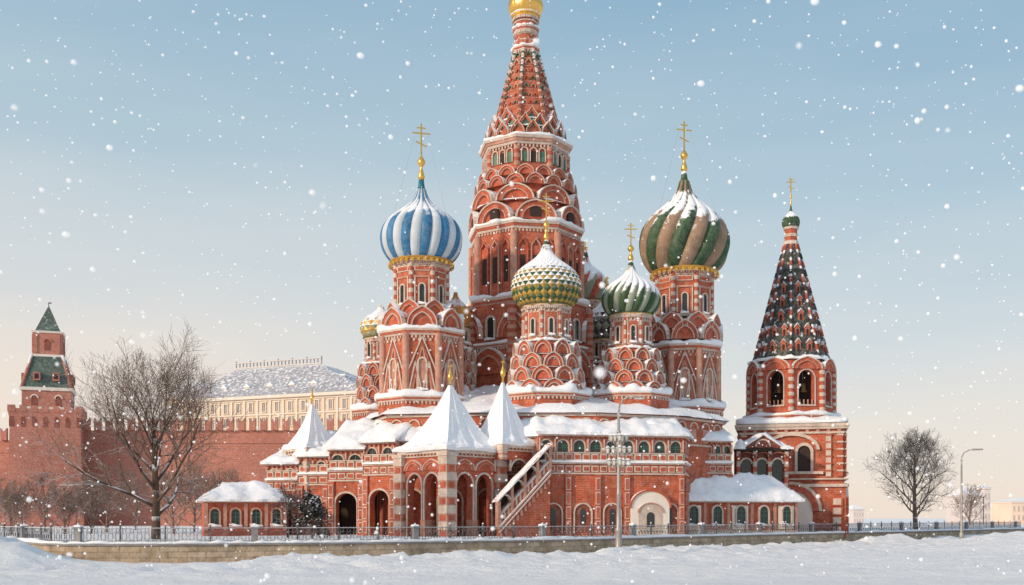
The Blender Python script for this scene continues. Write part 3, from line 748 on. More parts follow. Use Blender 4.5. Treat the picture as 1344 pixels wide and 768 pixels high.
# ---------- stair
mb=MB()
A=(ex(655,83.3),83.3);B=(ex(722,85.6),85.6); T,L,a=frAB(A,B); mb.T=T
zs0,zs1=ZT+.6,zm-.9
def slab(x0,x1,z0a,z0b,z1a,z1b,y0,y1,m): mb.add([(x0,y0,z0a),(x1,y0,z0b),(x1,y1,z0b),(x0,y1,z0a),(x0,y0,z1a),(x1,y0,z1b),(x1,y1,z1b),(x0,y1,z1a)],[(0,3,2,1),(4,5,6,7),(0,1,5,4),(1,2,6,5),(2,3,7,6),(3,0,4,7)],m)
slab(0,L,ZT-.2,ZT-.2,zs0,zs1,-.4,0,'red')
slab(0,L,zs0-.35,zs1-.35,zs0-.22,zs1-.22,0,.15,'white')
slab(-.05,L+.05,zs0,zs1,zs0+.16,zs1+.16,-.5,.12,'white')
ns=13
slab(0,L,zs0+.16,zs1+.16,zs0+.85,zs1+.85,-.34,-.12,'red_s')
for i in range(ns):
    x=L*(i+.5)/ns; z=zs0+(zs1-zs0)*(i+.5)/ns
    mb.box(x-.08,x+.08,-.3,-.06,z+.25,z+.8,'white')
    mb.box(x-.10,x+.10,0,.12,z-.9,z-.5,'pink')
slab(-.05,L+.05,zs0+.85,zs1+.85,zs0+.98,zs1+.98,-.42,.03,'white')
nb=4
for i in range(nb+1): 
    x=L*i/nb; z=zs0+(zs1-zs0)*x/L; mb.box(x-.12,x+.12,-.40,.06,z,z+2.2,'pink')
for i in range(nb):
    x=L*(i+.5)/nb; z=zs0+(zs1-zs0)*(i+.5)/nb
    mb.arc(x,z+1.7,L/nb/2-.1,.45,L/nb/2-.2,.35,-.3,.03,'white',10)
slab(-.1,L+.1,zs0+2.1,zs1+2.1,zs0+2.3,zs1+2.3,-.5,.1,'red_s')
slab(0,L,zs0+1.0,zs1+1.0,zs0+2.1,zs1+2.1,-1.0,-.9,'dark')  # near-black sheet painting in the shade behind the open stair
P=lambda x,y,z:T@Vector((x,y,z)); mb.T=Matrix.Identity(4)
snow_sheet(mb,P(-.12,.14,zs0+2.3),P(L+.12,.14,zs1+2.3),P(L+.12,-1.0,zs1+2.2),P(-.12,-1.0,zs0+2.2),.10,rough=.8)
mb.obj('staircase',(A[0],A[1],ZT),cath,label='covered arcaded stair with white balusters and a snowy roof')
# ---------- low annexes
def annex(b0,d0,b1,d1,ze,zr,dep,name,label,cat,nwin,red=False,pal=False):
    A=(ex(b0,d0),d0);B=(ex(b1,d1),d1); T,L,a=frAB(A,B)
    th=empty(name,((A[0]+B[0])/2,(A[1]+B[1])/2,ZT),label,cat)
    mb=MB(T)
    mb.box(0,L,-dep,0,ZT-.3,ze,'red_s')
    mb.box(-.1,L+.1,-dep-.1,.16,ze-.24,ze-.0,'white' if not red else 'pink'); mb.box(-.05,L+.05,-.05,.1,ZT-.3,ZT+.4,'white' if not red else 'dred')
    for i in range(nwin+1):
        x=min(L-.15,max(.15,L*i/nwin)); mb.box(x-.14,x+.14,0,.12,ZT+.45,ze-.28,'pink')
    if pal:
        for i in range(0,nwin,2):
            x=L*(i+.5)/nwin; mb.box(x-.8,x+.8,0,.07,ZT+.45,ze-.5,'creamw')
    mb.obj('wall',(A[0],A[1],ZT),th)
    m=MB(); P=lambda x,y,z:T@Vector((x,y,z))
    e=.5
    snow_sheet(m,P(-e,e,ze),P(L+e,e,ze),P(L-1.5,-dep/2,zr),P(1.5,-dep/2,zr),.40,rough=1.7)
    snow_sheet(m,P(L+e,-dep-e,ze),P(-e,-dep-e,ze),P(1.5,-dep/2,zr),P(L-1.5,-dep/2,zr),.40)
    m.add([P(L+e,e,ze),P(L+e,-dep-e,ze),P(L-1.5,-dep/2,zr+.3)],[(0,1,2)],'snow'); m.add([P(-e,e,ze),P(-e,-dep-e,ze),P(1.5,-dep/2,zr+.3)],[(0,1,2)],'snow')
    m.obj('roof',P(L/2,-dep/2,ze),th,label='low hipped roof under deep snow')
    for i in range(nwin):
        x=L*(i+.5)/nwin
        place_win(win_mesh(.7 if red else .9,1.3 if red else 1.6,'pink' if red else 'white','glass',.12,True,True),th,P(x,.01 if not pal else .075,ZT+.9),a)
    return th
annex(893,92.0,1046,96.0,hz(656,93),hz(624,95),4.5,'low_chapel','low red and white annex with a deep snow roof','building',5,pal=True)
annex(268,86,376,88,hz(656,86),hz(636,88),6,'low_pavilion','low red brick pavilion with a snow-covered roof beside bare trees','building',4,red=True)
# ============================================================ BELL TOWER
b,d=1038,108
X,Y=ex(b,d),d
bt=empty('bell_tower',(X,Y,ZT),'red brick bell tower with a dark tiled tent roof','bell tower')
_c=cath; cath=bt
t=Tw(b,d,4,-14)
R4=t.R(81)/cos(radians(45-14))
def O4(e0,e1,r,m): t.mb.frus(t.Z(e0),t.Z(e1),r,r,4,-14,m)
O4(705,640,R4*.98,'red'); O4(640,562,R4*.95,'red')
ap=R4*.95*cos(pi/4); sd=ap*2
for a in facets(4,-14):
    t.mb.T=t.B@fr(a,ap,0)
    z0,z1=t.Z(640),t.Z(562)
    for sg in(-1,1):
        for q in(.46,.35):
            k=6
            for j in range(k):
                za=z0+.9+(z1-1.9-z0)*j/k; zb=z0+.9+(z1-1.9-z0)*(j+1)/k
                t.mb.box(sg*sd*q-.24,sg*sd*q+.24,0,.22,za,zb,'white' if q<.4 else 'red_s'); t.mb.box(sg*sd*q-.30,sg*sd*q+.30,0,.28,zb-.2,zb-.04,'white' if q>.4 else 'red_s')
    for cx in(-sd*.12,sd*.12):
        t.mb.box(cx-sd*.06,cx+sd*.06,.0,.06,z0+1.4,z0+3.3,'dark'); t.mb.disc(cx,z0+3.3,sd*.06,sd*.06,0,.06,'dark')
        t.mb.arc(cx,z0+3.3,sd*.09,sd*.09,sd*.06,sd*.06,0,.25,'white',12)
        for sg in(-1,1): t.mb.box(cx+sg*sd*.075-.13,cx+sg*sd*.075+.13,0,.25,z0+1.4,z0+3.3,'white')
    t.mb.arc(0,z0+3.5,sd*.27,sd*.17,sd*.24,sd*.14,0,.3,'white',12)
    t.mb.box(-sd*.30,sd*.30,0,.5,z0+1.15,z0+1.4,'white')
    t.mb.box(-sd/2-.35,sd/2+.35,-.1,.36,z1-.55,z1-.3,'white'); t.mb.box(-sd/2-.45,sd/2+.45,-.1,.46,z1-.3,z1+.0,'white')
    t.mb.box(-sd/2,sd/2,0,.2,z1-.98,z1-.78,'white')
    k=10
    for j in range(k): t.mb.box(-sd/2+sd*(j+.5)/k-.16,-sd/2+sd*(j+.5)/k+.16,0,.24,z1-.78,z1-.56,'pink')
    t.mb.box(-sd/2-.3,sd/2+.3,-.1,.42,z0-.1,z0+.2,'white'); t.mb.box(-sd/2-.3,sd/2+.3,-.1,.36,z0+.6,z0+.74,'white')
    zb=t.Z(705)
    t.mb.box(-sd*.2,sd*.2,.2,.34,zb,zb+2.6,'creamw'); t.mb.disc(0,zb+2.6,sd*.2,sd*.2,.2,.34,'creamw')
    t.mb.arc(0,zb+2.6,sd*.26,sd*.26,sd*.2,sd*.2,.2,.5,'red_s',12); t.mb.arc(0,zb+2.6,sd*.29,sd*.29,sd*.26,sd*.26,.2,.55,'white',12)
    for sg in(-1,1):
        for j in range(4): t.mb.box(sg*sd*.43-.5,sg*sd*.43+.5,.1,.38,zb+.4+j*.9,zb+.4+j*.9+.8,'red_s'); t.mb.box(sg*sd*.43-.36,sg*sd*.43+.36,.3,.43,zb+.5+j*.9,zb+.4+j*.9+.7,'white')
t.mb.T=t.B
snowring(t.mb,4,-14,R4*.95*1.06,R4*.55,t.Z(561),.42,slope=.4)
t.n=8;t.rot=8
R8=59
t.oct(562,548,R8,R8-1,'red'); t.cornice(549,R8-2,4,4,snow=.3,ri=50)
za,zb=t.Z(549),t.Z(484)
ap=t.R(53.5)*cos(pi/8); sd=2*t.R(53.5)*sin(pi/8)
for a in facets(8,8):
    t.mb.T=t.B@fr(a,ap,0)
    arched_wall(t.mb,-sd/2,sd/2,za,zb,[(0,sd*.52,za+1.0,zb-sd*.42-.2)],-.8,0,'red_s','white',1.1,.12)
    t.mb.box(-sd*.3,sd*.3,-.3,.15,za+.85,za+1.0,'white')
    k=4
    for j in range(k): t.mb.box(-sd*.2+sd*.40*j/(k-1)-.05,-sd*.2+sd*.40*j/(k-1)+.05,-.2,-.08,za+1.0,za+1.5,'pink')
    kokosh(t.mb,sd*1.0,t.Z(474)-t.Z(490),t.Z(491),.3,tip=.1,back=.6)
t.mb.T=t.B
t.mb.frus(za,zb,t.R(31),t.R(31),8,8,'dark')  # dark drum and ceiling slab added as the shade seen through the arches
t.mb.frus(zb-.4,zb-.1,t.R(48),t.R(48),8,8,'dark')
t.cols(549,488,54,.26,'white','red_s')
t.oct(549,546,48,48,'dark')
t.oct(488,478,51,49,'red_s')
snowring(t.mb,8,8,t.R(54),t.R(46),t.Z(478),.35)
t.oct(322,302,8,8,'red_s'); t.oct(322,317,10.5,9,'white'); t.oct(312,308,9,9,'white'); t.oct(302,299,9.5,10.5,'white')
bo=t.done('square and octagonal brick tiers with open arches',name='wall')
m=MB(Matrix.Translation((X,Y,0)))
m.frus(t.Z(478),t.Z(318),t.R(48.5),t.R(8),8,8,'dk')
for a in facets(8,8):
    a+=pi/8
    p0=Vector((t.R(49)*cos(a),t.R(49)*sin(a),t.Z(477)));p1=Vector((t.R(8)*cos(a),t.R(8)*sin(a),t.Z(319)))
    for q in range(14):
        m.tube(p0.lerp(p1,q/14),p0.lerp(p1,(q+1)/14),.14,.13,6,'red_s' if q%2 else 'dk'); 
        if q%3==0: m.tube(p0.lerp(p1,q/14)+Vector((0,0,.05)),p0.lerp(p1,(q+.7)/14)+Vector((0,0,.05)),.12,.08,6,'snow')
B0=m.T.copy()
for i,e in enumerate([463,443,423,404,386]):
    u=(478-e)/160; r=48.5-40.5*u; ra=t.R(r)*cos(pi/8); sd=2*t.R(r)*sin(pi/8)
    for ia,a in enumerate(facets(8,8)):
        m.T=B0@fr(a,ra,t.Z(e))
        for cx in ((-.22,.22) if i in(0,1) else (0,)):
            w=(.26,.24,.28,.24,.2)[i]; x=cx*sd
            m.box(x-w,x+w,-.9,.05,-.36,.48,'red_s'); m.box(x-w*.45,x+w*.45,.05,.08,-.2,.34,'dark')
            m.arc(x,.28,w*.9,w*.9,w*.62,w*.62,.04,.10,'pink',6)
            m.add([(x-w-.06,-.9,.48),(x+w+.06,-.9,.48),(x,-.9,.85),(x-w-.06,.12,.48),(x+w+.06,.12,.48),(x,.12,.85)],[(0,1,2),(3,4,5),(0,3,5,2),(1,4,5,2),(0,1,4,3)],'red_s')
            m.add([(x-w-.08,.09,.52),(x,.09,.9),(x+w+.08,.09,.52),(x-w-.08,-.8,.52),(x,-.8,.9),(x+w+.08,-.8,.52),(x,.09,.97),(x,-.8,.97)],[(0,6,7,3),(6,2,5,7),(0,1,2,6)],'snow')
m.T=B0
m.obj('tent_roof',(X,Y,t.Z(478)),bt,label='steep dark tiled tent roof with small red dormers')
dm=dome_mesh(t.Z(301),t.R(11.5),t.R(27),'gore',12,['green'],0,.05); dm.v=[v+Vector((X,Y,0)) for v in dm.v]; dm.obj('dome',(X,Y,t.Z(301)),bt,label='small dark green onion dome')
c=cross_mb(t.R(42),0,t.R(1.6),'green',.4); c.v=[v+Vector((X,Y,t.Z(275))) for v in c.v]; c.obj('cross',(X,Y,t.Z(275)),bt)
bm_=MB(); bm_.rev([(.02,1.05),(.2,1.0),(.28,.85),(.32,.42),(.44,.1),(.48,0),(.4,.02)],16,'bronze'); bm_.tube((0,0,1.0),(0,0,2.4),.04,.04,6,'iron')
bme=bm_.mesh('bell')
for a in (radians(-82),radians(-37),radians(-127)):
    put(bme,'bell',(X+cos(a)*2.9,Y+sin(a)*2.9,t.Z(520)),bt)
cath=_c
mb=MB(); 
A=(ex(966,100),100.0);B=(ex(1036,100),100.0);T,L,a=frAB(A,B);mb.T=T
zc=hz(588,100); zq=hz(640,100)
for x in(.25,L*.36,L*.64,L-.25): 
    for j in range(6): mb.box(x-.17,x+.17,-.4,0 if j%2 else -.04,zq+.5+j*(zc-zq-.8)/6,zq+.5+(j+1)*(zc-zq-.8)/6,'white' if j%2 else 'red_s')
mb.box(0,L,-4,-.7,ZT,zq,'red'); mb.box(-.1,L+.1,-.7,.05,zq-.3,zq,'white'); mb.box(0,L,-.7,-.02,ZT,zq-.3,'red')
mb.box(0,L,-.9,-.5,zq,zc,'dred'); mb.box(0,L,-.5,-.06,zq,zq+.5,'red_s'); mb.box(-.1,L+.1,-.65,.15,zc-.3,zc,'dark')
for k in range(8): mb.box(L*(k+.5)/8-.16,L*(k+.5)/8+.16,-.08,.02,zq+.08,zq+.42,'white')
for k,cx in enumerate((L*.18+.12,L*.5,L*.82-.12)):
    mb.box(cx-.45,cx+.45,-.5,-.44,zq+.5,zc-1.5,'glass'); mb.disc(cx,zc-1.5,.45,.45,-.5,-.44,'glass')
    mb.arc(cx,zc-1.5,.62,.62,.46,.46,-.5,-.25,'white',10); mb.box(cx-.03,cx+.03,-.44,-.4,zq+.5,zc-1.1,'gframe')
    mb.arc(cx,zc-.9,L/6,.55,L/6-.12,.43,-.4,.08,'dred',10)
# small gable over the bay
mb.add([(L*.15,.1,zc),(L*.85,.1,zc),(L*.5,.1,zc+1.3),(L*.15,-2.6,zc),(L*.85,-2.6,zc),(L*.5,-2.6,zc+1.3)],[(0,1,2),(3,4,5),(0,3,5,2),(1,4,5,2),(0,1,4,3)],'dred')
mb.arc(L*.5,zc+.1,.75,.75,.6,.6,.1,.22,'white',10)
mb.T=Matrix.Identity(4); P=lambda x,y,z:T@Vector((x,y,z))
snow_sheet(mb,P(-.3,.5,zc),P(L*.16,.5,zc),P(L*.3,-2.6,zc+.7),P(.6,-2.6,zc+.7),.3,rough=1.4)
snow_sheet(mb,P(L*.84,.5,zc),P(L+.3,.5,zc),P(L-.6,-2.6,zc+.7),P(L*.7,-2.6,zc+.7),.3,rough=1.4)
snow_sheet(mb,P(L*.08,.4,zc-.02),P(L*.5,.4,zc+1.33),P(L*.5,-2.6,zc+1.33),P(L*.08,-2.6,zc-.02),.26)
snow_sheet(mb,P(L*.5,.4,zc+1.33),P(L*.92,.4,zc-.02),P(L*.92,-2.6,zc-.02),P(L*.5,-2.6,zc+1.33),.26)
mb.obj('porch',(A[0],A[1],ZT),bt,label='ornate gabled bay with arched windows under snow')
# ============================================================ FORTRESS WALL + TOWER
def fort_wall(b0,b1,d,e,label):
    A=(ex(b0,d),d);B=(ex(b1,d),d);T,L,a=frAB(A,B)
    z=hz(e,d); th=empty('fortress_wall',((A[0]+B[0])/2,d,0),label,'wall')
    m=MB(T); m.box(0,L,-4,0,0,z,'kred'); m.box(0,L,-.1,.18,z-2.4,z-2.1,'kred'); m.box(0,L,-.02,.12,z-.3,z,'kred')
    for i in range(int(L/9)):
        x=5+i*9; m.disc(x,z-9,1.6,1.6,-.02,.06,'kred',10); m.box(x-1.6,x+1.6,-.02,.06,z-13,z-9,'kred')
    m.obj('wall',(A[0],d,0),th)
    mm=MB(); 
    h=2.3;w=.62
    mm.add([(x,y,zz) for y in(-.35,.35) for x,zz in((-w,0),(w,0),(w,h),(w*.35,h-.55),(0,h-.7),(-w*.35,h-.55),(-w,h))],
       [(0,1,2,3,4,5,6),(7,8,9,10,11,12,13),(0,1,8,7),(1,2,9,8),(2,3,10,9),(3,4,11,10),(4,5,12,11),(5,6,13,12),(6,0,7,13)],'kred')
    me=mm.mesh('merlon'); k=int(L/2.05)
    for i in range(k): put(me,'merlon',(A[0]+L*(i+.5)/k,d-.4,z),th)
fort_wall(108,470,200,565,'long red brick fortress wall with swallowtail battlements')
fort_wall(-40,16,205,578,'red brick fortress wall with swallowtail battlements')
d=196; X=ex(64,d)
kt=empty('fortress_tower',(X,d,0),'red brick fortress tower with a stepped green tent roof','tower')
Tk=Matrix.Translation((X,d,0)); m=MB(Tk); Zk=lambda e:hz(e,d); Rk=lambda p:p*d/FQ
def S4(m,e0,e1,r0,r1,mt): m.frus(Zk(e0),Zk(e1),Rk(r0)*1.25,Rk(r1)*1.25,4,18,mt)
S4(m,710,600,53,48,'kred'); S4(m,600,556,48,47,'kred'); S4(m,556,541,47,50,'kred'); 
for i in range(4):
    a=facets(4,18)[i]; ap=Rk(50)*1.25*cos(pi/4)
    m.T=Tk@fr(a,ap-.3,Zk(541))
    for j in range(7):
        x=(j-3)*Rk(50)*1.25*1.414*.148; m.box(x-.55,x+.55,-.5,.3,-.6,.6,'kred')
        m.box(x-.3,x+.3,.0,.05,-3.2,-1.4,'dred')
m.T=Tk
S4(m,541,514,33,33,'kred'); S4(m,516,512,35,36,'creamw'); S4(m,540,537,34.5,34.5,'creamw')
for i in range(4):
    a=facets(4,18)[i]; ap=Rk(33)*1.25*cos(pi/4)
    m.T=Tk@fr(a,ap,Zk(537))
    for x in(-2,2): 
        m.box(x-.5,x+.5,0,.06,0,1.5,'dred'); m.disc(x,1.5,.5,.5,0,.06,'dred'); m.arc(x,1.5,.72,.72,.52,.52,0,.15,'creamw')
m.T=Tk
m.obj('wall',(X,d,0),kt)
m=MB(Tk)
S4(m,470,438,20,20,'kred'); S4(m,471,468,22,22,'creamw'); S4(m,440,437.5,21,22,'creamw')
for i in range(4):
    a=facets(4,18)[i]; ap=Rk(20)*1.25*cos(pi/4)
    m.T=Tk@fr(a,ap,Zk(466)); m.box(-.5,.5,0,.08,.5,2.0,'dred'); m.disc(0,2.0,.5,.5,0,.08,'dred'); m.arc(0,2.0,.75,.75,.52,.52,0,.2,'kred')
    for x in(-1.9,1.9): m.box(x-.2,x+.2,0,.15,0,3.4,'kred')
m.obj('upper_stage',(X,d,Zk(470)),kt)
m=MB(Tk); S4(m,512,469,33,20.5,'kgreen')
for i in range(4):
    a=facets(4,18)[i]; ap=Rk(28)*1.25*cos(pi/4)
    for x in(-1.6,1.6): m.T=Tk@fr(a,ap,Zk(499)); m.box(x-.6,x+.6,-1,.9,-.6,.9,'kred'); m.box(x-.35,x+.35,.9,.93,-.3,.6,'dark')
m.T=Tk
for i in range(4):
    a=facets(4,18)[i]+pi/4
    m.tube((Rk(33)*1.25*cos(a),Rk(33)*1.25*sin(a),Zk(512)),(Rk(20.5)*1.25*cos(a),Rk(20.5)*1.25*sin(a),Zk(469)),.3,.3,6,'kred')
m.obj('lower_roof',(X,d,Zk(512)),kt)
m=MB(Tk); S4(m,437,403,17,1,'kgreen'); m.obj('tent_roof',(X,d,Zk(437)),kt)
m=MB(Tk); m.tube((0,0,Zk(405)),(0,0,Zk(394)),.10,.05,6,'iron'); m.box(-.1,.5,-.04,.04,Zk(399),Zk(397),'iron'); m.obj('weathervane',(X,d,Zk(405)),kt)
# ============================================================ PALACE
d=250; A=(ex(240,d+10),d+10.);B=(ex(480,d-10),d-10.);T,L,a=frAB(A,B)
pal=empty('palace',((A[0]+B[0])/2,d,0),'cream palace with a partly snow-covered roof behind the fortress wall','palace')
zE=hz(519,d); m=MB(T)
m.box(0,L,-30,0,0,zE,'cream'); m.box(-.4,L+.4,-30.4,.6,zE-.7,zE,'creamw'); m.box(-.1,L+.1,-.1,.3,zE-4.6,zE-4.35,'creamw'); m.box(-.1,L+.1,-.1,.3,zE-1.2,zE-1.0,'creamw')
k=14
for i in range(k+1): m.box(L*i/k-.22,L*i/k+.22,-.02,.26,0,zE-1.2,'creamw')
m.obj('wall',(A[0],A[1],0),pal)
wm=MB(); wm.box(-.5,.5,0,.12,0,1.9,'gwin'); wm.box(-.68,-.45,0,.22,-.1,2.0,'creamw'); wm.box(.45,.68,0,.22,-.1,2.0,'creamw'); wm.box(-.8,.8,0,.32,2.0,2.2,'creamw'); wm.box(-.8,.8,0,.3,-.3,-.1,'creamw'); wm.box(-.04,.04,.12,.18,0,1.9,'creamw')
wme=wm.mesh('window')
for i in range(k):
    for zz in(zE-3.7,zE-7.2): put(wme,'window',T@Vector((L*(i+.5)/k,.01,zz)),pal,rz=a-pi/2)
m=MB(); P=lambda x,y,z:T@Vector((x,y,z)); zr=hz(480,d+10); e=.5
r0,r1=.13*L,.62*L
snow_sheet(m,P(-e,e,zE),P(L+e,e,zE),P(r1,-12,zr),P(r0,-12,zr),.3,50,14,m='proof',rough=.8)
m.add([P(L+e,e,zE),P(L+e,-31,zE),P(r1,-19,zr),P(r1,-12,zr),P(-e,e,zE),P(-e,-31,zE),P(r0,-19,zr),P(r0,-12,zr)],[(0,1,2,3),(4,5,6,7),(3,2,6,7)],'proof')
m.obj('roof',P(L/2,-12,zE),pal,label='broad grey hipped roof patched with snow')
m=MB(T)
m.box(r0,r1,-12.3,-11.9,zr+.3,zr+.6,'hazeg'); m.box(r0,r1,-12.3,-11.9,zr+1.6,zr+1.8,'hazeg')
for i in range(25): x=r0+(r1-r0)*i/24; m.box(x-.1,x+.1,-12.2,-12.0,zr+.3,zr+1.7 if i%4 else zr+2.2,'grey')
m.obj('roof_railing',P((r0+r1)/2,-12,zr),pal)
for x in(.12,.5,.80,.9):
    m=MB(T); xx=L*x; m.box(xx-.7,xx+.7,-8,-6.6,zE+1,zE+4.6,'hazeg'); m.box(xx-.9,xx+.9,-8.2,-6.4,zE+4.6,zE+5.0,'snow'); m.obj('chimney',P(xx,-8,zE+1),pal)
for x in(.2,.33,.46,.58,.7):
    m=MB(T); xx=L*x; m.box(xx-.8,xx+.8,-5,-2.6,zE+.8,zE+2.6,'creamw'); m.box(xx-.4,xx+.4,-2.6,-2.55,zE+1.3,zE+2.2,'gwin')
    m.add([(xx-1,-5,zE+2.6),(xx+1,-5,zE+2.6),(xx,-5,zE+3.5),(xx-1,-2.4,zE+2.6),(xx+1,-2.4,zE+2.6),(xx,-2.4,zE+3.5)],[(0,1,2),(3,4,5),(0,3,5,2),(1,4,5,2),(0,1,4,3)],'snow'); m.obj('dormer',P(xx,-3,zE+.8),pal)
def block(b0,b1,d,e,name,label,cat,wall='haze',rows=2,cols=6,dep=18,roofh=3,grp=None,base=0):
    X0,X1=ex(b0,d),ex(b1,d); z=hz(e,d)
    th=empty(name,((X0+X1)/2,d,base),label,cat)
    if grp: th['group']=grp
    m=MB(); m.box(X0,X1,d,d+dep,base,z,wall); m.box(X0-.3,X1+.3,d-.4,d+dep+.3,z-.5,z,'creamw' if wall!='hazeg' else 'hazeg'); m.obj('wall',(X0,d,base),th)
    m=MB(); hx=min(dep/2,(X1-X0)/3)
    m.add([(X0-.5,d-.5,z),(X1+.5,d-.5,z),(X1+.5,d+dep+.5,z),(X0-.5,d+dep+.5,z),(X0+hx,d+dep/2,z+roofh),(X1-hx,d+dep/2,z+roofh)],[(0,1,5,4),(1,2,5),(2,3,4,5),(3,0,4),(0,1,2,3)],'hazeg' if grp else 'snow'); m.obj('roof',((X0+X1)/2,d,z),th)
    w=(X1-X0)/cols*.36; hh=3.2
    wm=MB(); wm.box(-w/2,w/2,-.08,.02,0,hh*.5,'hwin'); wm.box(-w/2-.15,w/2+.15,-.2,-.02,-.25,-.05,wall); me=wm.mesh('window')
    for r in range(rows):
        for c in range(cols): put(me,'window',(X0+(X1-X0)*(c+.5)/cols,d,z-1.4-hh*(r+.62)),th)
block(222,268,272,522,'palace_wing','cream palace wing with a snowy roof behind the fortress wall','building','cream',2,4,15,6)
G='distant city buildings'
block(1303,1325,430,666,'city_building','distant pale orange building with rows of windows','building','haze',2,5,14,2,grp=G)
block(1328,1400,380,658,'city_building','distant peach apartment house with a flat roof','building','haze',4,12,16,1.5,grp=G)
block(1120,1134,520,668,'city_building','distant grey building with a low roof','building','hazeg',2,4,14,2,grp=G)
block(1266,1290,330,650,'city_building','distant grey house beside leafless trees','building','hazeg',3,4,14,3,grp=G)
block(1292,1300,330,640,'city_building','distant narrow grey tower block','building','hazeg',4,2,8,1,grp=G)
block(-120,-10,340,640,'city_building','distant pale building with a snowy roof','building','haze',3,9,grp=G)
# ============================================================ GROUND
WALL=[(-62,84),(-36,71),(-29.0,63.5),(-25.6,59.0),(-22,58.0),(-15.8,59.3),(-7.7,62.5),(1.4,68.6),(7.4,74.5),(13.3,81.4),(24.7,94.6),(45.7,116.7),(75,150)]
WP=[Vector(p) for p in spline([(a,b) for a,b in WALL],6)]
WP=[Vector((p[0],p[1])) for p in WP]
def wdist(x,y):
    best=1e9;sg=1
    p=Vector((x,y))
    for i in range(len(WP)-1):
        a=WP[i];b=WP[i+1];ab=b-a;t=max(0,min(1,(p-a).dot(ab)/ab.length_squared));q=a+ab*t;dd=(p-q).length
        if dd<best: best=dd; sg=1 if (ab.x*(p.y-a.y)-ab.y*(p.x-a.x))>0 else -1
    return best*sg
def gh(x,y):
    if y<25 or y>150 or abs(x)>90: return 0
    w=wdist(x,y)
    fade=min(1,(y-25)/10)*min(1,(150-y)/15)
    h=(noise.noise(Vector((x*.08,y*.14,0)))*.16+noise.noise(Vector((x*.35,y*.6,3)))*.10+noise.noise(Vector((x*1.1,y*1.6,9)))*.08+noise.noise(Vector((x*2.1,y*2.6,9)))*.045)*fade
    if w>.3: return min(h,.1)-.1
    dd=-w
    bank=math.exp(-((dd-2.8)/2.2)**2)
    amt=.28+.6*max(0,noise.noise(Vector((x*.16,y*.16,5)))+.2)
    lump=noise.noise(Vector((x*.7,y*.7,2)))*.36+noise.noise(Vector((x*1.9,y*1.9,2)))*.22
    side=1 if x>-12 else (.15 if x<-15 else .15+.85*(x+15)/3)
    h+=bank*(amt+lump)*side*fade
    bank2=math.exp(-((dd-9)/3)**2)
    h+=bank2*(.15+abs(noise.noise(Vector((x*.5,y*.5,12))))*.7+noise.noise(Vector((x*1.4,y*1.6,12)))*.18)*fade*(.7 if x<0 else .6)
    q=math.exp(-(((x+28.0)/3.8)**2+((y-55)/2.8)**2))
    h+=2.0*q+noise.noise(Vector((x*.6,y*.6,8)))*.4*q+noise.noise(Vector((x*1.6,y*1.6,8)))*.22*q
    h+=1.1*math.exp(-(((x-50)/6)**2+((y-102)/5)**2))+.6*math.exp(-(((x-38)/5)**2+((y-80)/4)**2))
    for k,yy in enumerate((50.5,52.2,56.0)):
        yc=yy+x*.10+sin(x*.08+k)*.6
        h-=.07*math.exp(-((y-yc)/.28)**2)*fade
    return h
def axis(a,b,step,lo,hi):
    L=[]; v=a
    while v<b: L.append(v); v+=step
    L.append(b); s=step
    v=b
    while v<hi: s*=1.5; v=min(hi,v+s); L.append(v)
    s=step; v=a; pre=[]
    while v>lo: s*=1.5; v=max(lo,v-s); pre.append(v)
    return pre[::-1]+L
xs=axis(-40,70,.30,-4000,4000); ys=axis(43,116,.28,-600,6000)
vs=[(x,y,gh(x,y)) for y in ys for x in xs]; W=len(xs)
me=bpy.data.meshes.new('ground'); me.from_pydata(vs,[],[(j*W+i,j*W+i+1,(j+1)*W+i+1,(j+1)*W+i) for j in range(len(ys)-1) for i in range(W-1)])
me.polygons.foreach_set('use_smooth',[True]*len(me.polygons))
m=bpy.data.materials.new('trodden_snow'); m.use_nodes=True; nt=m.node_tree;N=nt.nodes;Lk=nt.links
b=N['Principled BSDF']; b.inputs['Roughness'].default_value=.7
g=N.new('ShaderNodeNewGeometry'); n1=N.new('ShaderNodeTexNoise'); n1.inputs['Scale'].default_value=.22; n1.inputs['Detail'].default_value=8; n1.inputs['Roughness'].default_value=.62
mp=N.new('ShaderNodeMapping'); mp.inputs['Scale'].default_value=(.5,1.4,1); Lk.new(g.outputs['Position'],mp.inputs[0]); Lk.new(mp.outputs[0],n1.inputs['Vector'])
cr=N.new('ShaderNodeValToRGB'); cr.color_ramp.elements[0].position=.32; cr.color_ramp.elements[0].color=(.84,.84,.86,1); cr.color_ramp.elements[1].position=.6; cr.color_ramp.elements[1].color=(.93,.93,.93,1)
Lk.new(n1.outputs['Fac'],cr.inputs[0]); Lk.new(cr.outputs[0],b.inputs['Base Color'])
n2=N.new('ShaderNodeTexNoise'); n2.inputs['Scale'].default_value=1.3; n2.inputs['Detail'].default_value=10; n2.inputs['Roughness'].default_value=.74; Lk.new(g.outputs['Position'],n2.inputs['Vector'])
bp=N.new('ShaderNodeBump'); bp.inputs['Strength'].default_value=.75; bp.inputs['Distance'].default_value=.45; Lk.new(n2.outputs['Fac'],bp.inputs['Height']); Lk.new(bp.outputs[0],b.inputs['Normal'])
M['gsnow']=m; me.materials.append(m)
o=bpy.data.objects.new('ground',me); COL.objects.link(o); o['kind']='structure'
K=40; vs=[];fs=[]; n=len(WP)
for i,p in enumerate(WP):
    far=Vector((p.x*2.3,240))
    for k in range(K+1):
        u=(k/K)**1.8; q=p.lerp(far,u); q=q if k else p+Vector((0,.05))
        z=ZT+noise.noise(Vector((q.x*.3,q.y*.3,4)))*.10*(1 if k else 0)
        vs.append((q.x,q.y,z))
for i in range(n-1):
    for k in range(K): a=i*(K+1)+k; fs.append((a,a+K+1,a+K+2,a+1))
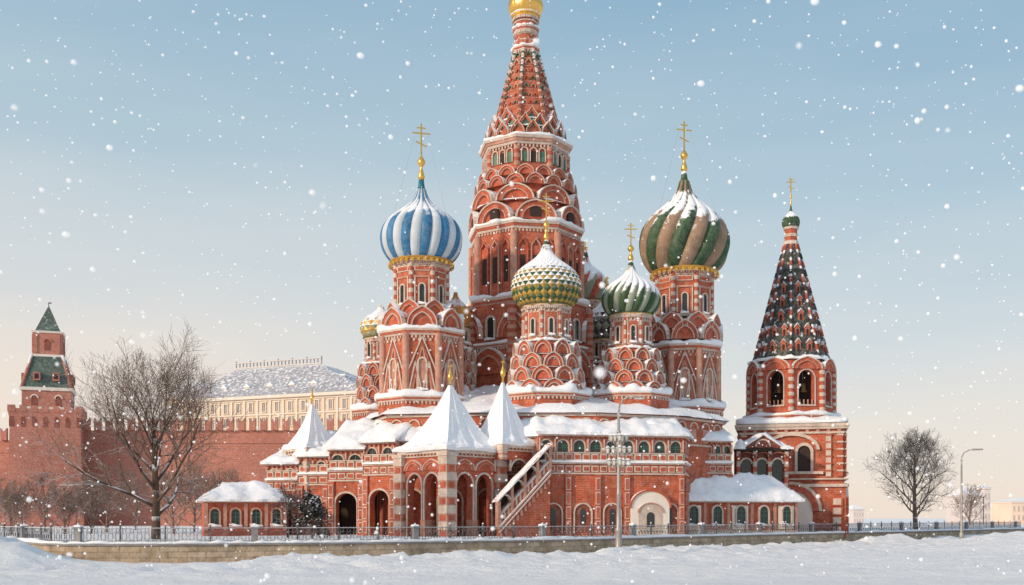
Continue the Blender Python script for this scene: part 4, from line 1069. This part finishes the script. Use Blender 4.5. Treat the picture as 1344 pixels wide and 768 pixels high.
me=bpy.data.meshes.new('terrace'); me.from_pydata(vs,[],fs); me.polygons.foreach_set('use_smooth',[True]*len(me.polygons)); me.materials.append(M['gsnow'])
o=bpy.data.objects.new('terrace',me); COL.objects.link(o); o['kind']='structure'
rw=empty('retaining_wall',(WP[len(WP)//2].x,WP[len(WP)//2].y,0),'low tan sandstone retaining wall with a snowy coping','wall')
def extr(mb,off0,off1,z0,z1,m,smooth=False,nz=0):
    vs=[];fs=[]; n=len(WP)
    PP=[]
    for i in range(n-1):
        kk=8 if nz else 1
        for j in range(kk): PP.append((WP[i].lerp(WP[i+1],j/kk),(WP[i+1]-WP[i]).normalized()))
    PP.append((WP[-1],(WP[-1]-WP[-2]).normalized()))
    for p,t in PP:
        nr=Vector((t.y,-t.x))
        k=nz*noise.noise(Vector((p.x*1.5,p.y*1.5,z1)))
        for o,z in((off0,z0),(off1+k*.4,z0),(off1+k*.4,z1+k),(off0,z1+k)): q=p+nr*o; vs.append((q.x,q.y,z))
    for i in range(len(PP)-1):
        for k in range(4): fs.append((4*i+k,4*i+(k+1)%4,4*i+4+(k+1)%4,4*i+4+k))
    mb.add(vs,fs,m,smooth)
m=MB(); extr(m,-.5,.0,-.6,ZT-.06,'stone'); m.obj('wall_body',(0,60,0),rw)
m=MB(); extr(m,-.6,.10,ZT-.06,ZT+.04,'grey'); extr(m,-.62,.13,ZT+.04,ZT+.18,'snow',True,.14); m.obj('coping',(0,60,ZT),rw)
# ============================================================ FENCE
fence=empty('fence',(0,64,ZT),'black iron railing with stone posts along the retaining wall','fence')
SEG=2.4
pm=MB(); 
pm.box(-SEG/2,SEG/2,-.016,.016,.12,.145,'iron'); pm.box(-SEG/2,SEG/2,-.016,.016,.80,.828,'iron'); pm.box(-SEG/2,SEG/2,-.012,.012,.60,.617,'iron')
pm.box(-SEG/2,SEG/2,-.022,.022,.829,.848,'snow')
for i in range(12):
    x=-SEG/2+SEG*(i+.5)/12; pm.box(x-.009,x+.009,-.009,.009,.0,.92,'iron')
for i in range(6):
    x=-SEG/2+SEG*(i+.5)/6
    for s0,s1 in((0,180),(180,360)): pm.arc(x,.70,.09,.09,.074,.074,-.01,.01,'iron',6,0,s0,s1)
    for s0,s1 in((0,180),(180,360)): pm.arc(x,.36,.17,.21,.153,.19,-.01,.01,'iron',6,0,s0,s1)
pm.box(-SEG/2-.035,-SEG/2+.035,-.035,.035,0,1.02,'iron'); pm.frus(1.02,1.10,.06,.02,6,0,'snow',off=(-SEG/2,0))
pme=pm.mesh('railing')
sp=MB(); sp.box(-.17,.17,-.17,.17,-.05,.80,'grey'); sp.box(-.22,.22,-.22,.22,.80,.90,'grey'); sp.rev([(.26,.90),(.28,.94),(.2,1.0),(.02,1.02)],4,'snow',False)
sme=sp.mesh('post')
cum=[0];cnt=0
for i in range(1,len(WP)): cum.append(cum[-1]+(WP[i]-WP[i-1]).length)
def wp(s):
    for i in range(1,len(WP)):
        if cum[i]>=s: t=(s-cum[i-1])/(cum[i]-cum[i-1]); return WP[i-1].lerp(WP[i],t)
    return WP[-1]
s=16.0
while s+SEG<cum[-1]-8:
    p,q=wp(s),wp(s+SEG); c=(p+q)/2; t=(q-p).normalized(); back=Vector((-t.y,t.x))*.28
    put(pme,'railing',(c.x+back.x,c.y+back.y,ZT+.06),fence,rz=atan2(t.y,t.x))
    if cnt%4==1: put(sme,'post',(p.x+back.x,p.y+back.y,ZT+.06),fence,rz=atan2(t.y,t.x))
    s+=SEG;cnt+=1
# ============================================================ TREES
def tree(name,X,Y,H,spread,seed,label,lv=5,z0=ZT,trunk=.28,mk='bark',mk2=None,cat='tree',lean=0,leaf=False,first=.28,grp=None,kids=(8,7,6,5),twigr=.013,shape=.65,ft=.62,rnd_=False):
    rnd=random.Random(seed); th=empty(name,(X,Y,z0),label,cat)
    if grp: th['group']=grp
    A=MB();B=MB(); tips=[]; mk2=mk2 or mk
    def grow(p,dr,L,r,l):
        seg=5 if l==0 else (4 if l<2 else (3 if l<3 else 2)); pts=[(p.copy(),r)]; d=dr.copy()
        for i in range(seg):
            w=.07 if l==0 else .24
            d=(d+Vector((rnd.uniform(-w,w),rnd.uniform(-w,w),rnd.uniform(-w*.6,w)+(.05 if l>0 else .1)))).normalized()
            p=p+d*L/seg; rr=r*(1-.72*(i+1)/seg) if l>0 else r*(1-.75*(i+1)/seg)
            pts.append((p.copy(),max(twigr*.6,rr)))
        mb=A if l<1 else B
        for (a,ra),(b,rb) in zip(pts,pts[1:]): mb.tube(a,b,ra,rb,7 if l==0 else (5 if l<2 else 3),mk if l<2 else mk2)
        if l>=lv-1: tips.append(pts[-1][0]); return
        k=kids[min(l,len(kids)-1)]
        for i in range(k):
            u=first+(1-first)*(i+rnd.random()*.8)/k if l==0 else .2+.8*(i+rnd.random())/k
            u=min(.999,u); f=u*seg; j=min(seg-1,int(f)); a,ra=pts[j]; b,rb=pts[j+1]; q=a.lerp(b,f-j); rq=ra+(rb-ra)*(f-j)
            dd=(b-a).normalized(); az=rnd.uniform(0,2*pi) if l>0 else i*2.4+rnd.random()*.6
            o1=dd.orthogonal().normalized(); o2=dd.cross(o1); ang=radians(rnd.uniform(32,62) if l or not rnd_ else 72-46*u)
            nd=(dd*cos(ang)+(o1*cos(az)+o2*sin(az))*sin(ang)); nd.z+=.10; nd.normalize()
            if l==0: ln=spread*((1.0-abs(u-.4)*.95) if rnd_ else (1.15-shape*u))*rnd.uniform(.85,1.1)
            else: ln=L*(ft-.25*u)*rnd.uniform(.75,1.15)
            grow(q,nd,ln,max(twigr,rq*(.62 if l else .5)),l+1)
    grow(Vector((X,Y,z0-.2)),Vector((lean,0,1)).normalized(),H*.86,trunk,0)
    A.obj('trunk',(X,Y,z0),th)
    if leaf:
        for p in tips:
            for k in range(6):
                q=p+Vector((rnd.gauss(0,.18),rnd.gauss(0,.18),rnd.gauss(0,.15))); s_=rnd.uniform(.06,.12)
                a=Vector((rnd.uniform(-1,1),rnd.uniform(-1,1),rnd.uniform(-1,1))).normalized()*s_; b=a.orthogonal().normalized()*s_*.8
                B.add([q-a,q-b,q+a,q+b],[(0,1,2,3)],'leaf')
    B.obj('crown',(X,Y,z0+H*.5),th)
tree('bare_tree',ex(205,72),72,10.2,7.4,11,'large leafless tree with snow on its branches by the fence',5,trunk=.34,kids=(16,9,7,5),first=.2,ft=.70,mk2='barkm',twigr=.010,rnd_=True)
tree('bare_tree',ex(1202,122),122,10.4,5.2,21,'rounded leafless tree on the snowy terrace',5,trunk=.30,kids=(16,8,7,4),mk='barkm',mk2='barkh',first=.16,twigr=.015,ft=.72,rnd_=True)
tree('snowy_tree',ex(410,76),76,3.1,1.35,3,'small dark leafy shrub dusted with snow beside the pavilion',4,trunk=.08,kids=(10,6,5),leaf=True,first=.1)
tree('bare_tree',ex(378,78),78,4.0,2.0,8,'small leafless tree beside the pavilion',4,trunk=.1,kids=(11,8,6),first=.2)
tree('bare_tree',ex(1272,200),200,8,4.5,15,'small leafless tree among distant houses',4,z0=0,trunk=.2,kids=(13,8,6),mk='barkh',first=.1,twigr=.035)
GR='leafless trees below the fortress wall'
k=0
for b,d,h,sp_ in((-5,120,6.0,3),(30,108,5.2,2.8),(60,110,6.0,3),(100,130,6,3),(140,105,6.5,3.6),(255,110,6.5,3.8),(300,125,7,3.6),(178,130,7,3.8),(335,128,5,3.0),(228,96,5.5,3.2),(280,100,5.5,3.2),(120,98,5,2.8),(85,96,4,2.4),(15,94,4,2.4)):
    tree('bare_tree',ex(b,d),d,h,sp_,30+k,'slender leafless tree with brown twigs below the fortress wall',4,trunk=.12,kids=(15,8,6),mk='barkh',first=.06,grp=GR,twigr=.018,ft=.66); k+=1
# ============================================================ STREET LAMPS
d=70;X=ex(812,d); Hh=hz(522,d)
lp=empty('street_lamp',(X,d,0),'tall grey lamp post with curved arm and stacked lanterns','street lamp')
m=MB(Matrix.Translation((X,d,0))); m.rev([(.36,-.3),(.36,.3),(.28,.42),(.22,.6),(.22,1.6),(.27,1.72),(.16,1.9),(.12,4),(.16,4.05),(.12,4.15),(.10,7.0),(.08,Hh-1)],14,'lampm')
pts=[(0,Hh-1.0),(.06,Hh-.5),(.3,Hh-.12),(.7,Hh+.05),(1.1,Hh+.02)]
for (a_,b_),(c_,e_) in zip(pts,pts[1:]): m.tube((a_,0,b_),(c_,0,e_),.06,.06,8,'lampm')
m.obj('pole',(X,d,0),lp)
m=MB(Matrix.Translation((X,d,0)))
LV=((hz(612,d),.62),(hz(596,d),.72),(hz(580,d),.5))
for z,w in LV:
    m.tube((-w,0,z),(w,0,z),.03,.03,6,'lampm'); m.tube((0,-w,z),(0,w,z),.03,.03,6,'lampm')
    for sx in(-1,1): m.tube((sx*.08,0,z-.35),(sx*w*.8,0,z),.025,.025,6,'lampm')
m.rev([(.12,LV[2][0]+.55),(.16,LV[2][0]+.65),(.05,LV[2][0]+.85)],10,'lampm')
m.obj('bracket',(X,d,hz(596,d)),lp)
fl=MB(); fl.frus(0,.08,.10,.12,8,0,'lampm'); fl.frus(.08,.36,.10,.17,8,0,'lens'); fl.frus(.36,.42,.20,.19,8,0,'lampm'); fl.frus(.42,.54,.17,.03,8,0,'snow')
for i in range(4):
    a=pi/2*i+pi/4; fl.tube((.10*cos(a),.10*sin(a),.08),(.18*cos(a),.18*sin(a),.37),.018,.018,4,'lampm')
fme=fl.mesh('lantern')
for z,w in LV:
    for dx,dy in((-w,0),(w,0),(-w*.5,0),(w*.5,0),(0,-w),(0,w)):
        put(fme,'lantern',(X+dx,d+dy,z),lp)
m=MB(Matrix.Translation((X+1.35,d,Hh))); m.box(-.4,.4,-.13,.13,-.05,.06,'lampm'); m.box(-.32,.32,-.1,.1,-.1,-.05,'lens'); m.obj('lamp_head',(X+1.35,d,Hh),lp)
d=112;X=ex(1262,d);Hh=hz(600,d)
lp=empty('street_lamp',(X,d,0),'slim grey lamp post with a curved arm beside snow','street lamp')
m=MB(Matrix.Translation((X,d,0))); m.rev([(.25,0),(.25,.8),(.14,1),(.11,4),(.08,Hh)],10,'lampm')
pts=[(0,Hh-.05),(.25,Hh+.45),(.8,Hh+.75),(1.4,Hh+.8)]
for (a_,b_),(c_,e_) in zip(pts,pts[1:]): m.tube((a_,0,b_),(c_,0,e_),.06,.06,8,'lampm')
m.obj('pole',(X,d,0),lp)
m=MB(Matrix.Translation((X+1.7,d,Hh+.8))); m.box(-.5,.5,-.18,.18,-.06,.08,'lampm'); m.box(-.4,.4,-.14,.14,-.12,-.06,'lens'); m.obj('lamp_head',(X+1.7,d,Hh+.8),lp)
# ============================================================ FALLING SNOW
rnd=random.Random(99); vs=[];fs=[]
bmi=bmesh.new(); bmesh.ops.create_icosphere(bmi,subdivisions=2,radius=1.0); bmi.verts.ensure_lookup_table()
ico=[v.co.copy() for v in bmi.verts]; icf=[tuple(v.index for v in f.verts) for f in bmi.faces]; bmi.free()
for i in range(5800):
    c=Vector((rnd.uniform(-26,26),rnd.uniform(5,54),rnd.uniform(.3,27))); r=rnd.choice((.014,.018,.022,.027,.033,.040)) 
    if c.y<11: r*=.7
    b=len(vs); el=rnd.uniform(.85,1.18); ex2=rnd.uniform(.85,1.15)
    for v in ico: vs.append(c+Vector((v.x*el,v.y,v.z*ex2))*r)
    fs+=[(b+x,b+y,b+z) for x,y,z in icf]
me=bpy.data.meshes.new('falling_snow'); me.from_pydata(vs,[],fs); me.polygons.foreach_set('use_smooth',[True]*len(me.polygons))
fm=bpy.data.materials.new('snowflake'); fm.use_nodes=True; nt=fm.node_tree; b=nt.nodes['Principled BSDF']; b.inputs['Base Color'].default_value=(.97,.97,.98,1); b.inputs['Roughness'].default_value=.9
b.inputs['Emission Color'].default_value=(1,.98,.96,1); b.inputs['Emission Strength'].default_value=.22  # glow added to whiten the flakes, which are no light source
tr=nt.nodes.new('ShaderNodeBsdfTranslucent'); tr.inputs[0].default_value=(1,1,1,1); tp=nt.nodes.new('ShaderNodeBsdfTransparent')
mx=nt.nodes.new('ShaderNodeMixShader'); mx.inputs[0].default_value=.25; nt.links.new(b.outputs[0],mx.inputs[1]); nt.links.new(tr.outputs[0],mx.inputs[2])
mx2=nt.nodes.new('ShaderNodeMixShader'); mx2.inputs[0].default_value=.42; nt.links.new(mx.outputs[0],mx2.inputs[1]); nt.links.new(tp.outputs[0],mx2.inputs[2])
nt.links.new(mx2.outputs[0],nt.nodes['Material Output'].inputs[0])
me.materials.append(fm)
o=bpy.data.objects.new('falling_snow',me); COL.objects.link(o); o['kind']='stuff'; o['label']='soft white snowflakes drifting through the air'; o['category']='snow'
# ============================================================ LIGHT
S=Vector((-.80,-.60,0)).normalized(); EL=radians(19)
sdir=Vector((S.x*cos(EL),S.y*cos(EL),sin(EL)))
sl=bpy.data.lights.new('sun','SUN'); sl.energy=3.0; sl.angle=radians(4); sl.color=(1,.79,.58)
so=bpy.data.objects.new('sun',sl); COL.objects.link(so); so.rotation_euler=sdir.to_track_quat('Z','Y').to_euler()
w=bpy.data.worlds.new('World'); scene.world=w; w.use_nodes=True; nt=w.node_tree;N=nt.nodes;L=nt.links
bg=N['Background']; bg.inputs['Strength'].default_value=.12
sky=N.new('ShaderNodeTexSky'); sky.sky_type='NISHITA'; sky.sun_disc=False; sky.sun_elevation=EL; sky.sun_rotation=atan2(S.x,S.y); sky.dust_density=1.5; sky.ozone_density=2
tc=N.new('ShaderNodeTexCoord'); sp=N.new('ShaderNodeSeparateXYZ'); L.new(tc.outputs['Generated'],sp.inputs[0])
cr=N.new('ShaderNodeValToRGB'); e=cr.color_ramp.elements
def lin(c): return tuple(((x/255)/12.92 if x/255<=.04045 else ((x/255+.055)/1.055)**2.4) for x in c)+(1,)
stops=[(0,(248,230,214)),(.06,(246,231,217)),(.12,(236,229,221)),(.19,(216,222,224)),(.30,(186,207,218)),(.46,(148,184,208)),(.62,(182,202,222)),(1,(194,210,230))]  # topmost stops, unseen above the frame, brightened to add light on the snow
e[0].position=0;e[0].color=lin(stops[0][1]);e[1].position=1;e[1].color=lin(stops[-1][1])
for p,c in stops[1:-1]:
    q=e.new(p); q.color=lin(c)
nz=N.new('ShaderNodeTexNoise'); nz.inputs['Scale'].default_value=2.2; nz.inputs['Detail'].default_value=5
mp=N.new('ShaderNodeMapping'); mp.inputs['Scale'].default_value=(1,1,6); L.new(tc.outputs['Generated'],mp.inputs[0]); L.new(mp.outputs[0],nz.inputs['Vector'])
ma=N.new('ShaderNodeMath'); ma.operation='MULTIPLY_ADD'; ma.inputs[1].default_value=.14; ma.inputs[2].default_value=-.07; L.new(nz.outputs['Fac'],ma.inputs[0])
ma1=N.new('ShaderNodeMath'); ma1.operation='MULTIPLY_ADD'; ma1.inputs[1].default_value=.09; L.new(sp.outputs['X'],ma1.inputs[0]); L.new(ma.outputs[0],ma1.inputs[2])
ad=N.new('ShaderNodeMath'); ad.operation='ADD'; L.new(sp.outputs['Z'],ad.inputs[0]); L.new(ma1.outputs[0],ad.inputs[1]); L.new(ad.outputs[0],cr.inputs[0])
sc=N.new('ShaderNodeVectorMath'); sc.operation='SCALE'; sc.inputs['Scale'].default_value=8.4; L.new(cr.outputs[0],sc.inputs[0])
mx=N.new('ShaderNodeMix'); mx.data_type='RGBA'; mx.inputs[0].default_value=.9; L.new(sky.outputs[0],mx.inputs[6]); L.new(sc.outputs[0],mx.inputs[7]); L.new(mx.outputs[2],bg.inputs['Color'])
scene.view_settings.view_transform='Standard'; scene.view_settings.look='None'; scene.view_settings.exposure=0
# ============================================================ CAMERA
cd=bpy.data.cameras.new('camera'); cd.sensor_width=36; cd.lens=36*FQ/1344; cd.shift_y=(680-384)/1344; cd.clip_end=9000
cd.dof.use_dof=True; cd.dof.focus_distance=98; cd.dof.aperture_fstop=1.0
co=bpy.data.objects.new('camera',cd); COL.objects.link(co); co.location=(0,0,EYE); co.rotation_euler=(radians(90),0,0); scene.camera=co
